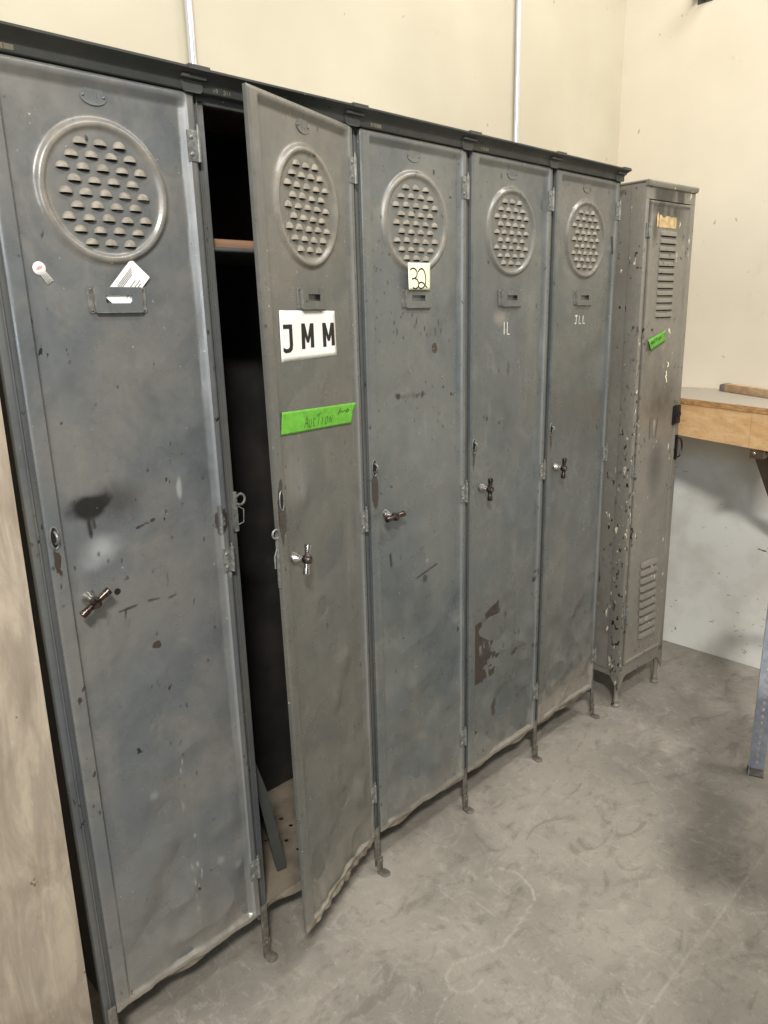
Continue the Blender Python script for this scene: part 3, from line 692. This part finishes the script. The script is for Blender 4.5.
def bilin(q, s, t): return ((q[0][0]*(1-s)+q[1][0]*s)*(1-t)+(q[3][0]*(1-s)+q[2][0]*s)*t, (q[0][1]*(1-s)+q[1][1]*s)*(1-t)+(q[3][1]*(1-s)+q[2][1]*s)*t)
# JMM sheet
q = [(.051, 1.529), (.259, 1.527), (.259, 1.433), (.051, 1.431)]
def Jp(): # block letters, cell coordinates s,t (t down)
    def quad(a, b, c, d): return [a, b, c, d]
    out = []
    x0, x1, th = .035, .195, .05; T, Bt = .27, .80
    out.append([(x0+.01, T), (x1, T), (x1, T+.085), (x0+.01, T+.085)])
    out.append([(x1-.055, T), (x1, T), (x1+.005, Bt-.12), (x1-.05, Bt-.12)])
    # hook
    oc = [(x1+.005, Bt-.12), (x1-.005, Bt-.03), (x1-.04, Bt+.02), (x0+.045, Bt+.03), (x0, Bt-.01)]; ic = [(x1-.05, Bt-.12), (x1-.055, Bt-.08), (x1-.075, Bt-.055), (x0+.05, Bt-.05), (x0, Bt-.09)]
    for i in range(4): out.append([oc[i], oc[i+1], ic[i+1], ic[i]])
    for X0 in (.355, .745):
        X1 = X0+.225; T2 = T-.012; B2 = Bt-.02; s = .062
        out += [[(X0, T2), (X0+s, T2), (X0+s, B2), (X0, B2)], [(X1-s, T2), (X1, T2), (X1, B2-.012), (X1-s, B2-.012)],
                [(X0, T2), (X0+.065, T2), ((X0+X1)/2+.02, T2+.40), ((X0+X1)/2-.02, T2+.40)], [(X1-.065, T2), (X1, T2), ((X0+X1)/2+.02, T2+.40), ((X0+X1)/2-.02, T2+.40)]]
    return out
vs2 = []; fs2 = []
for poly in Jp():
    k0 = len(vs2); 
    for s, t in poly: vs2.append(bilin(q, s, t))
    fs2.append(tuple(range(k0, k0+4)))
vj, fj = drape(1, q, 20, 10, .0009)
stuck('paper_sheet', 1, 'white paper sheet printed with large black letters JMM on the open door', 'paper', M_PAPER, vj, fj, [('letter', M_INK, [L(1, p[0], p[1], .0016) for p in vs2], {0: fs2[:6], 1: fs2[6:10], 2: fs2[10:]})])
# green tape on open door
q = [(.039, 1.335), (.329, 1.322), (.308, 1.277), (.030, 1.290)]
vt, ft = drape(1, q, 60, 10, .0008, .0018, 77)
def tape_pt(a, t):
    u, z = bilin(q, a, t); return L(1, u, z, .0008+.0018*(.5+float(fbm(np.array([a*5.]), np.array([t*2.5]), 77)[0]))+.0007)
st = []
for i, ch in enumerate('AUCTION'):
    s0 = .285+i*.058; wd = [.055, .045, .04, .045, .03, .045, .05][i]; hh = .52 if i in (0, 3) else .45
    for poly in GL[ch]:
        pl = [(s0+p[0]*wd, .82-p[1]*hh) for p in poly]; st.append([tuple(Vector(pl[a]).lerp(Vector(pl[a+1]), f/3)) for a in range(len(pl)-1) for f in range(3)]+[pl[-1]])
nw = 2*sum(len(p) for p in st)
st.append([(.755+.004*i+.012*math.sin(i*1.9), .46-.032*i+.05*math.sin(i*2.3)) for i in range(0, 10)]); st.append([(.79+.016*i, .36-.05*math.sin(i*2.1)-.006*i) for i in range(0, 10)]); st.append([(.90+.02*math.cos(i), .33+.08*math.sin(i)) for i in range(0, 8)])
v2, f2 = ribbon([[(p[0]*.285, p[1]*.045) for p in pl] for pl in st], .0016)
stuck('green_tape', 1, 'bright green tape strip with AUCTION handwritten on the open door', 'tape', M_GREEN, vt, ft, [('word', M_TAPEINK, [tape_pt(p[0]/.285, p[1]/.045) for p in v2], {0: [f for f in f2 if f[0] < nw], 1: [f for f in f2 if f[0] >= nw]})])
# note 32 on door 3
q = [(.908-.782, 1.634), (.986-.782, 1.635), (.985-.782, 1.573), (.910-.782, 1.573)]
vn, fn = drape(2, q, 8, 8, .0035)
yy = min(v[1] for v in vn)-.0; vn = [(v[0], yy-.004+.004*(1-i//9/8.)*0, v[2]) for i, v in enumerate(vn)]
n3 = [arc(.22, .30, .18, .12, 190, 360, 8)+arc(.20, .32, .20, .22, 0, 70, 6)+[(.17, .56)], [(.17, .57), (.36, .56)]+arc(.26, .76, .24, .2, -55, 80, 8)+[(.2, .94)]]
n3 = [[(.08, .26)]+[(.20, .20), (.32, .24), (.39, .36), (.36, .50), (.28, .57), (.14, .60)], [(.28, .57), (.40, .64), (.46, .78), (.42, .90), (.30, .97), (.18, .92)],
      [(.44, .34), (.50, .25), (.60, .21), (.70, .28), (.77, .45), (.79, .62), (.76, .80), (.66, .92), (.54, .96), (.46, .90), (.46, .78), (.56, .72), (.68, .76), (.78, .86), (.86, .92)]]
def smooth_pts(P, n=4):
    out = []
    for i in range(len(P)-1):
        p0 = P[max(i-1, 0)]; p1 = P[i]; p2 = P[i+1]; p3 = P[min(i+2, len(P)-1)]
        for j in range(n):
            t = j/n; out.append(tuple(.5*((2*p1[a])+(-p0[a]+p2[a])*t+(2*p0[a]-5*p1[a]+4*p2[a]-p3[a])*t*t+(-p0[a]+3*p1[a]-3*p2[a]+p3[a])*t**3) for a in (0, 1)))
    return out+[P[-1]]
v2, f2 = ribbon([[bilin(q, *p) for p in smooth_pts(s_)] for s_ in n3], .0032)
nsplit = 2*(len(smooth_pts(n3[0]))+len(smooth_pts(n3[1])))
stuck('sticky_note', 2, 'small cream note with handwritten number 32 below the vent of the middle door', 'note', M_CREAM, vn, fn, [('digit', M_INK, [(p[0]-DW, yy-.0048, p[1]-Z0) for p in v2], {0: [f for f in f2 if f[0] < nsplit], 1: [f for f in f2 if f[0] >= nsplit]})])
# card poking out of the first holder
T = (.221, 1.621); R_ = (.253, 1.591); Bq = (.196, 1.530); Lq = (T[0]+Bq[0]-R_[0], T[1]+Bq[1]-R_[1]); sh = -.020; y = skin_y(0, .17, 1.553)-.0045
q = [(p[0]+sh, p[1]) for p in (Lq, T, R_, Bq)]
cq = [(p[0]-DW, y, p[1]-Z0) for p in q]
gl = []
for a in (.10, .16, .22, .28): gl.append([bilin(q, .35, a+.1), bilin(q, .93-a*.6, a+.1)])
gl += [[bilin(q, .5, .62), bilin(q, .72, .62)], [bilin(q, .3, .75), bilin(q, .8, .76)], [bilin(q, .35, .86), bilin(q, .75, .86)]]
v2, f2 = ribbon(gl, .0018)
stuck('paper_card', 0, 'small white printed card sticking out of the card holder on the leftmost door', 'card', M_PAPER, cq, [(0, 1, 2, 3)], [('printing', M_GINK, [(p[0]-DW, y-.0005, p[1]-Z0) for p in v2], f2)])
# sticker
cx, cz = .064-.02, 1.602; r = .0105; n = 20; tail = [(.0445+.0065, 1.5815), (.0445-.0065+.0165-.009, 1.5815)]
a0 = math.radians(-55); pts = [(cx+r*math.cos(a0+math.radians(30)+(2*PI-math.radians(60))*i/n), cz+r*math.sin(a0+math.radians(30)+(2*PI-math.radians(60))*i/n)) for i in range(n+1)]
ax = Vector((math.cos(a0), math.sin(a0))); sd = Vector((-ax.y, ax.x)); c2 = Vector((cx, cz))
pts += [tuple(c2+ax*.027-sd*.0065), tuple(c2+ax*.027+sd*.0065)]
red = [(cx+.0055*math.cos(2*PI*i/14), cz+.001+.0030*math.sin(2*PI*i/14)+.35*.0065*math.cos(2*PI*i/14)) for i in range(14)]
pr, pf = ribbon([[tuple(c2+ax*(.012+.003*j)-sd*.004), tuple(c2+ax*(.012+.003*j)+sd*.004)] for j in range(4)], .0011)
stuck('sticker', 0, 'small white keyhole-shaped sticker with faded red print at upper left of the leftmost door', 'sticker', M_PAPER, [L(0, p[0], p[1], .0012) for p in pts], [tuple(range(len(pts)))],
      [('red_print', M_RINK, [L(0, p[0], p[1], .0018) for p in red], [tuple(range(14))]), ('printing', M_GINK, [L(0, p[0], p[1], .0018) for p in pr], pf)])

# things inside the open locker
o = B().box(-.17, .17, -.145, .145, -.009, .009, .002).build('wooden_board', M_PLANK, None, (w+.178, .185, 1.658)); tag(o, 'reddish brown wooden board lying on the shelf inside the open locker', 'board')
a = Vector((.475, .075, .1385)); t = Vector((.3885, .040, .575)); ax = (t-a); Ls = ax.length; ax.normalize(); sd = Vector((.95, -.30, 0)); sd = (sd-ax*sd.dot(ax)).normalized(); nn = ax.cross(sd)
R3 = Matrix((sd, nn, ax)).transposed().to_4x4()
b = B(); b.extrude([(-.002, .002), (.024, .002), (.022, Ls*.6), (.004, Ls), (-.002, Ls*1.01)], 'y', -.001, .001); b.extrude([(-.002, .002), (.0, .002), (.0, Ls*.97), (-.002, Ls*.98)], 'y', .001, .010)
o = b.build('metal_strip', M_CORN, None, a, R3.to_euler()); tag(o, 'loose grey metal strip leaning inside the bottom of the open locker', 'metal strip')

# ------------------------------------------------------------------ narrow grey-brown locker in the corner
LW, LD, LH = .316, .37, 1.918
loc2 = tag(empty('narrow_locker', (2.02, -.037, 0), (0, 0, math.radians(-4))), 'narrow grey brown single locker with chipped paint and slot vents, standing right of the row', 'locker')
def sk(z): return -.012*z       # racked slightly to the left
def shear(o):
    me = o.data
    for v in me.vertices: v.co.x += sk(v.co.z+o.location.z)
    return o
def vattr(o, fn):
    me = o.data; at = me.color_attributes.new('wear', 'FLOAT_COLOR', 'POINT')
    for i, v in enumerate(me.vertices): at.data[i].color = (*fn(v.co), 1)
    return o
b = B(); x0, x1 = 0, LW
b.box(x0, x0+.0015, .0, LD, .13, LH-.006); b.box(x1-.0015, x1, .0, LD, .13, LH-.006); b.box(x0, x1, LD-.0015, LD, .13, LH-.006); b.box(x0, x1, 0, LD, .150, .153)
# front frame, sharp corner strips and seams on the side
b.box(x0-.001, x0+.020, -.002, .004, .13, LH-.01, .001); b.box(x1-.030, x1+.001, -.002, .004, .13, LH-.01, .001); b.box(x0, x1, -.002, .004, LH-.055, LH-.006, .001); b.box(x0, x1, -.002, .004, .13, .175, .001)
b.box(x0-.0018, x0, .0, .052, .13, LH-.01, .0006); b.box(x0-.0018, x0, LD-.05, LD, .13, LH-.01, .0006)
shear(b.build('body', M_BRN, loc2)); vattr(loc2.children[0], lambda c: (0, 0, 0))
b = B(); pr = [(-.012, LH-.012), (-.013, LH-.004), (-.010, LH), (LD+.002, LH), (LD+.002, LH-.012), (LD, LH-.012), (LD, LH-.002-.003), (0, LH-.005), (0, LH-.018), (-.008, LH-.018)]
b.extrude(pr, 'x', -.004, LW+.002); vattr(shear(b.build('top', M_BRN, loc2)), lambda c: (0, 0, 0))
# door sheet with wear grid
DX0, DX1, DZ0, DZ1 = .022, .288, .178, LH-.058
us = np.arange(0, LW+.001, .003); zs = np.arange(LH-.056, LH-.0185, .003); U, Zz = np.meshgrid(us, zs); n, m = U.shape; n1 = fbm(U*30, Zz*10, 58)
D = .9*np.clip(np.maximum(blob(U, Zz, .11, LH-.035, .075, .05, .7), blob(U, Zz, .215, LH-.035, .028, .05, .6))*(1.1+n1), 0, 1)
P = np.stack([U+sk(Zz), -.0028+0*U, Zz], -1).reshape(-1, 3); idx = np.arange(n*m).reshape(n, m); F = np.stack([idx[:-1, :-1], idx[:-1, 1:], idx[1:, 1:], idx[1:, :-1]], -1).reshape(-1, 4)
me = bpy.data.meshes.new('lintel'); me.from_pydata(P.tolist(), [], F.tolist()); c = np.zeros((n*m, 4), np.float32); c[:, 3] = 1; c[:, 0] = D.ravel(); me.color_attributes.new('wear', 'FLOAT_COLOR', 'POINT').data.foreach_set('color', c.ravel())
o = link('lintel', me, M_BRN, loc2); so = o.modifiers.new('t', 'SOLIDIFY'); so.thickness = .001; so.offset = -1
us = np.arange(DX0, DX1+.001, .003); zs = np.arange(DZ0, DZ1+.001, .004); U, Zz = np.meshgrid(us, zs); n, m = U.shape
e = np.minimum.reduce([U-DX0, DX1-U, DZ1-Zz, Zz-DZ0]); H = .009*sst(0, .003, e)-.004*sst(.012, .017, e)+.0012*fbm(U*9, Zz*6, 55)+.0015*(1-sst(.3, 1., Zz))*fbm(U*20, Zz*14, 56)
n1 = fbm(U*24, Zz*12, 57)
D = .92*np.clip(blob(U, Zz, .135, 1.840, .10, .04, .7)*(1.2+n1), 0, 1)+.35*blob(U, Zz, .22, 1.80, .05, .06, .9)
D = np.maximum(D, .70*blob(U, Zz, .06, 1.77, .02, .05, .8)); D = np.maximum(D, .55*blob(U, Zz, .160, .95, .05, .10, .95)); D = np.maximum(D, .6*line(U, Zz, (.025, 1.848), (.27, 1.848), .004))
D = np.maximum(D, .65*line(U, Zz, (.105, 1.13), (.108, 1.06), .005)); D = np.maximum(D, .65*line(U, Zz, (.155, 1.13), (.147, 1.06), .005)); D = np.maximum(D, .35*blob(U, Zz, .13, 1.23, .13, .16, .9)*(1+1.2*n1))
G = .25*(1-sst(.2, .5, Zz))*(1+n1); R = np.zeros_like(U)
c = np.ones((n*m, 4), np.float32); c[:, 0] = np.clip(D, 0, 1).ravel(); c[:, 1] = np.clip(G, 0, 1).ravel(); c[:, 2] = 0
P = np.stack([U+sk(Zz), -H, Zz], -1).reshape(-1, 3); idx = np.arange(n*m).reshape(n, m); F = np.stack([idx[:-1, :-1], idx[:-1, 1:], idx[1:, 1:], idx[1:, :-1]], -1).reshape(-1, 4)
me = bpy.data.meshes.new('door'); me.from_pydata(P.tolist(), [], F.tolist()); at = me.color_attributes.new('wear', 'FLOAT_COLOR', 'POINT'); at.data.foreach_set('color', c.ravel())
d2 = link('door', me, M_BRN, loc2, smooth=40); so = d2.modifiers.new('t', 'SOLIDIFY'); so.thickness = .0015; so.offset = -1
def y2(u, z): return -.0055
def vents(name, x0a, x0b, x1a, x1b, z0, z1, cnt, out, skew=0.):
    b = B()
    for i in range(cnt):
        t = i/(cnt-1); z = z0+(z1-z0)*t; a = x0a+(x0b-x0a)*t; c_ = x1a+(x1b-x1a)*t; h = abs(z1-z0)/(cnt-1)*.62; NS = 6
        vs = []; fs = []
        for xx, f in ((a, 0), (a+.006, 1), (c_-.006, 1), (c_, 0)):
            for j in range(NS+1):
                ph = PI/2*j/NS; vs.append((xx+sk(z), y2(0, 0)-.0005-out*f*math.cos(ph), z+h*math.sin(ph)))
        for q in range(3):
            for j in range(NS): k0 = q*(NS+1)+j; fs.append((k0, k0+NS+1, k0+NS+2, k0+1))
        b.cur = 0; b.add(vs, fs); k0 = 0
        b.cur = 1; b.add([(a+sk(z)+.001, y2(0, 0)-.0012, z+.0005), (c_+sk(z)-.001, y2(0, 0)-.0012, z+.0005), (c_+sk(z)-.004, y2(0, 0)-out, z+.0005), (a+sk(z)+.004, y2(0, 0)-out, z+.0005)], [(0, 1, 2, 3)])
        b.add([(a+sk(z)+.002, y2(0, 0)-.0010, z), (c_+sk(z)-.002, y2(0, 0)-.0010, z), (c_+sk(z)-.002, y2(0, 0)-.0010, z-.0035), (a+sk(z)+.002, y2(0, 0)-.0010, z-.0035)], [(0, 1, 2, 3)])
    o = b.build(name, [M_BRN, M_BLACK], d2, smooth=40); vattr(o, lambda c: (0, .15, 0)); return o
vents('louver_vent', .096, .092, .198, .200, 1.752, 1.486, 12, .006)
vents('louver_vent', .102, .116, .216, .236, .562, .262, 10, .009)
b = B(); b.add([(.002+sk(1.87), -.0026, 1.878), (.285+sk(1.87), -.0026, 1.878), (.285+sk(1.87), -.0026, 1.873), (.002+sk(1.87), -.0026, 1.873)], [(0, 1, 2, 3)]); b.build('frame_slot', M_BLACK, loc2, smooth=None)
# torn tan label remains
def ragged(x0, x1, z0, z1, seed, n=10):
    rs = random.Random(seed); top = [(x0+(x1-x0)*i/n, z1+rs.uniform(-.004, .004)) for i in range(n+1)]; return [(x0, z0), (x1, z0)]+top[::-1]
b = B()
for args in ((.070, .086, 1.776, 1.818, 1), (.092, .202, 1.777, 1.812, 2)):
    pts = ragged(*args) if args[4] == 2 else [(.078, 1.776), (.088, 1.782), (.090, 1.80), (.083, 1.826), (.076, 1.812)]
    b.add([(p[0]+sk(1.8)-.012, -.0068, p[1]) for p in pts], [tuple(range(len(pts)))])
b.build('torn_label', plain('tan glue paper', (196, 170, 122), .8, 0, .15, 60), d2, smooth=None)
# white paint drip marks
b = B(); v2, f = ribbon([smooth_pts([(.172, 1.327), (.179, 1.318), (.172, 1.31)]), smooth_pts([(.166, 1.296), (.170, 1.28), (.163, 1.278), (.171, 1.268), (.174, 1.255)])], .006); b.add([(p[0]+.008, -.0066, p[1]) for p in v2], f); b.build('paint_mark', M_CREAM, d2, smooth=None)
# vertical pressed rib
b = B(); b.lathe([(.002, 0), (.0055, .008), (.0055, .055), (.002, .064)], (.130+sk(1.09), -.006, 1.06), (0, 0, 1), 12); vattr(b.build('pressed_rib', M_BRN, d2), lambda c: (0, .3, 0))
b = B(); z = 1.132; b.box(.262, .298, -.018, -.004, z-.036, z+.034, .005); b.lathe([(.012, 0), (.012, .004), (.006, .004), (.005, .001)], (.281, -.017, z), (0, -1, 0), 16); b.box(.257, .264, -.012, -.004, z-.04, z+.03, .002); shear(b.build('latch', plain('black latch', (44, 43, 45), .35, .5), d2))
b = B(); b.tube([(.303, -.006, 1.035)]+[(.312+.022*math.sin(PI*i/12), -.012, 1.0+.036*math.cos(PI*i/12)) for i in range(13)]+[(.303, -.006, .965)], .0032); b.box(.296, .304, -.012, -.002, .955, 1.05, .001); shear(b.build('door_pull', plain('black wire pull', (52, 50, 50), .35, .6), d2))
for z in (1.765, .95, .40):
    b = B(); b.box(.006, .022, -.006, -.001, z-.022, z+.022, .001); b.cyl((.020, -.008, z-.022), (.020, -.008, z+.022), .004, ch=.001); shear(b.build('hinge', M_HW, d2))
# legs and skirt with curved corners
def cleg(name, x, y, sx):
    b = B(); b.lathe([(.013, 0), (.016, .003), (.016, .008), (.011, .012), (.0095, .020), (.012, .026), (.0095, .032), (.0085, .05), (.010, .085), (.014, .12), (.019, .150)], (x, y, 0), (0, 0, 1), 18)
    v = b.build(name, M_BRN, loc2); vattr(v, lambda c: (0, .25, 0)); return v
for x, s in ((.014, 1), (LW-.014, -1)):
    for y in (.014, LD-.014): cleg('leg', x, y, s)
def apron(a0, a1, fix, ax, name='skirt'):
    n = 20; top = [(a0, .155), (a1, .155)]; pts = []
    for i in range(n+1):
        t = i/n; x = a0+(a1-a0)*t; ed = min(t, 1-t)*abs(a1-a0); z = .130-.055*(1-float(sst(0, .042, np.array(ed))))**1.0; pts.append((x, z))
    loop = pts+top[::-1]
    b = B(); b.extrude(loop, 'y' if ax == 'x' else 'x', fix, fix+.002) if ax == 'x' else b.extrude(loop, 'x', fix, fix+.002)
    vattr(b.build(name, M_BRN, loc2, smooth=30), lambda c: (0, .1, 0))
apron(0, LW, -.003, 'x'); apron(0, LW, LD-.002, 'x'); apron(0, LD, -.001, 'y'); apron(0, LD, LW-.001, 'y')
# green tape on it
R4 = Matrix.Translation((2.02, -.037, 0))@Matrix.Rotation(math.radians(-4), 4, 'Z')
q = [(.036, 1.410), (.147, 1.441), (.149, 1.400), (.048, 1.369)]
vs = []; fs = []
for j in range(5):
    for i in range(17):
        u, z = bilin(q, i/16, j/4); lift = .0065+.010*max(0, .12-i/16)*j/4/.12+.0006*math.sin(i*1.3+j); vs.append(R4@Vector((u, -lift-.002, z)))
for j in range(4):
    for i in range(16): a = j*17+i; fs.append((a, a+17, a+18, a+1))
me = bpy.data.meshes.new('green_tape'); me.from_pydata([tuple(v) for v in vs], [], fs); c = sum((v.co for v in me.vertices), Vector())/len(me.vertices); me.transform(Matrix.Translation(-c))
o = tag(link('green_tape', me, plain('green tape dim', (92, 164, 52), .45, 0, .08, 60), None, c, smooth=60), 'short slanted green tape piece stuck on the narrow grey brown locker', 'tape')
so = o.modifiers.new('t', 'SOLIDIFY'); so.thickness = .0004
st = [[bilin(q, .12+i*.095+p[0]*.075, .50-p[1]*.28) for p in poly] for i, ch in enumerate('AUCTION') for poly in GL[ch]]; v2, f2 = ribbon(st, .0022)
mi = bpy.data.meshes.new('handwriting'); mi.from_pydata([tuple(R4@Vector((p[0], -.0098, p[1]))-c) for p in v2], [], f2); link('handwriting', mi, M_TAPEINK, o)

# ------------------------------------------------------------------ workbench along the right wall
bench = tag(empty('workbench', (2.5, -.2, 0)), 'pine workbench with dusty grey top fixed along the right wall behind the narrow locker', 'workbench')
bo = Vector((2.5, -.2, 0)); bt = 1.185
fx = lambda y: 2.357+(y+.01)*.145/.368
F0, F1, WX = (fx(.30), .30), (fx(-.52), -.52), XR-.004
def sub(b, off=bo):
    b.v = [tuple(Vector(v)-off) for v in b.v]; return b
poly = [(fx(-.025), -.025), (fx(-.52), -.52), (WX, -.52), (WX, .44), (2.42, .44), (2.42, -.025)]
b = B(); b.extrude(poly, 'z', bt-.020, bt); b.f = b.f[:-1] and b.f; b.cur = 0
o = sub(b).build('bench_top', [M_BTOP, M_PLY], bench, smooth=None)
for p in o.data.polygons:
    if abs(p.normal.z) < .5: p.material_index = 1
def slab(ya, yb, z0, z1, th, off=0.):
    b = B(); n = Vector((fx(yb)-fx(ya), yb-ya)).normalized(); nn = Vector((-n.y, n.x)); nn = nn if nn.x > 0 else -nn
    A = Vector((fx(ya), ya))+nn*off; C = Vector((fx(yb), yb))+nn*off; D_ = C+nn*th; E = A+nn*th
    b.extrude([tuple(A), tuple(C), tuple(D_), tuple(E)], 'z', z0, z1); return sub(b)
slab(-.028, -.352, bt-.142, bt-.0205, .038, .004).build('front_rail', M_WOOD, bench, smooth=None)
slab(-.3545, -.515, bt-.142, bt-.0205, .038, .003).build('front_rail', M_WOOD, bench, smooth=None)
b = B(); b.box(WX-.04, WX, -.515, .42, bt-.142, bt-.0205); sub(b).build('wall_rail', M_WOOD, bench, smooth=None)
b = B()
a = Vector((fx(-.37)+.012, -.385, bt-.143)); c = Vector((WX-.003, -.385, .56)); d_ = (c-a).normalized(); s_ = Vector((0, 1, 0)); up = d_.cross(s_)
for o0, o1, q0, q1 in ((-.022, .022, 0, .003), (-.022, -.019, 0, .022)):
    vs = []
    for e_ in (a, c):
        for p, qv in ((o0, q0), (o1, q0), (o1, q1), (o0, q1)): vs.append(e_+s_*p+up*qv)
    b.add(vs, [(0, 1, 2, 3), (7, 6, 5, 4), (0, 4, 5, 1), (1, 5, 6, 2), (2, 6, 7, 3), (3, 7, 4, 0)])
b.box(a.x-.012, a.x+.03, -.407, -.363, bt-.175, bt-.142, .001)
sub(b).build('brace', M_BRACE, bench)
b = B(); b.ball((a.x-.0125, -.378, bt-.158), .006, .6, 1, 1, 12); sub(b).build('screw', M_CHROME, bench)
# stick on the bench
b = B(); Ls = .44; hw = .019
b.box(0, .04, -.012, .020, 0, .034, .006); b.cur = 1; b.box(.04, Ls, -.012, .020, .001, .032, .002)
for v in range(len(b.v)):
    x, y_, z_ = b.v[v]
    if x < .012: b.v[v] = (x, y_*.7, z_*.8)
o = b.build('wooden_stick', [M_TIP, M_STICK], None, (2.662, -.072, bt), (0, 0, math.atan2(-.224, -.154))); tag(o, 'flat wooden stick with blue grey tip lying on the workbench', 'stick')

# ------------------------------------------------------------------ slotted leg at the right edge, with an added unseen table shading the floor
RA = math.atan2(-.41, -1.22)
rack = tag(empty('slotted_leg_and_shadow_table', (1.972, -.552, 0), (0, 0, RA)), 'grey perforated angle steel leg at the far right edge, with added unseen shadow-casting table', 'table')
TL_, TD, TH = 1.285, .62, .75      # local x runs along the front edge, local y towards the room
def upright(x, y, sx, sy):
    fl = .046; holes = []; z = .03
    while z < TH-.05: holes.append(circ(.023, z, .0068, 12, .62)); z += .0245
    o = holed_plate('leg', rect(0, fl, 0, TH-.02), holes, .0022, M_GALV, rack, Matrix.Translation((x, y, 0))@Matrix.Diagonal((1, sy, 1, 1))@Matrix.Rotation(PI/2, 4, 'Z')@Matrix.Rotation(PI/2, 4, 'X'))
    holed_plate('flange', rect(0, fl, 0, TH-.02), holes, .0022, M_GALV, o, Matrix.Translation((x, y, 0))@Matrix.Diagonal((sx, 1, 1, 1))@Matrix.Rotation(PI/2, 4, 'X'))
    b = B(); b.box(x-.004, x+.004, y-.004, y+.004, -.0005, .008); b.box(min(x, x+sx*.046), max(x, x+sx*.046), min(y, y+sy*.046), max(y, y+sy*.046), -.0005, .003, .0008); b.build('foot', M_LEG, o)
for x, y, sx, sy in ((.0, .0, 1, 1), (TL_-.06, .30, -1, 1), (0, TD, 1, -1), (TL_-.06, TD, -1, -1)): upright(x, y, sx, sy)
b = B(); b.box(.56, TL_+.006, -.006, TD+.006, TH-.02, TH, .002); b.build('shadow_tabletop', M_BTOP, rack)  # unseen top, added to cast the dark area on the floor
for y0_, y1_ in ((.0, .03), (TD-.03, TD)):
    b = B(); b.box(.0, TL_, y0_, y1_, TH-.024, TH-.0215, .0005); b.box(.0, TL_, y0_, y0_+.0025, TH-.052, TH-.0215, .0005); b.build('rail', M_GALV, rack)
for x in (.003, TL_-.06):
    b = B(); b.box(x, x+.0025, .0, TD, TH-.055, TH-.024, .0005); b.build('cross_rail', M_GALV, rack)
# ------------------------------------------------------------------ weathered board at the left edge
b = B(); b.box(-.62, 0, 0, .018, 0, 2.05, .0015)
bd = empty('plywood_panel', (-.036, -.004, .0), (0, 0, 0)); tag(bd, 'tall weathered beige plywood panel standing at the left end of the locker row', 'panel')
me_o = b.build('sheet', M_SHEET, bd)
for v in me_o.data.vertices:
    v.co.x += .0105*(v.co.z-.139)-.006
b = B(); b.box(-.52, -.48, .018, .056, 0, 2.0, .002); b.box(-.10, -.062, .018, .056, 0, 2.0, .002); b.build('batten', M_STICK, bd)

# ------------------------------------------------------------------ conduits on the back wall
for x, lab in ((.664, 'thin bright metal conduit on the cream wall above the open locker door'), (1.978, 'thin metal conduit on the cream wall above the fourth locker')):
    t_ = tag(empty('conduit', (x, YB-.012, 0)), lab, 'pipe', 'conduits on the back wall')
    B().cyl((0, 0, .02), (0, 0, 3.9), .0095, seg=16).build('pipe', M_PIPE, t_)
    for z in (1.2, 3.0):
        b = B(); b.box(-.022, .022, .009, .012, z-.01, z+.01, .0008); b.tube([(.0105*math.cos(PI*i/10), -.0105*math.sin(PI*i/10), z) for i in range(11)], .0018); b.build('strap', M_HW, t_)

# small dark bracket high on the right wall
br = tag(empty('wall_bracket', (XR, .150, 2.66)), 'small dark metal bracket high on the pale right wall at the top edge', 'bracket')
b = B(); b.box(-.003, 0, -.03, .03, -.02, .06, .001); b.box(-.05, -.002, -.022, -.018, -.008, .05, .001); b.box(-.05, -.002, .018, .022, -.008, .05, .001); b.build('plate', M_CORN, br)
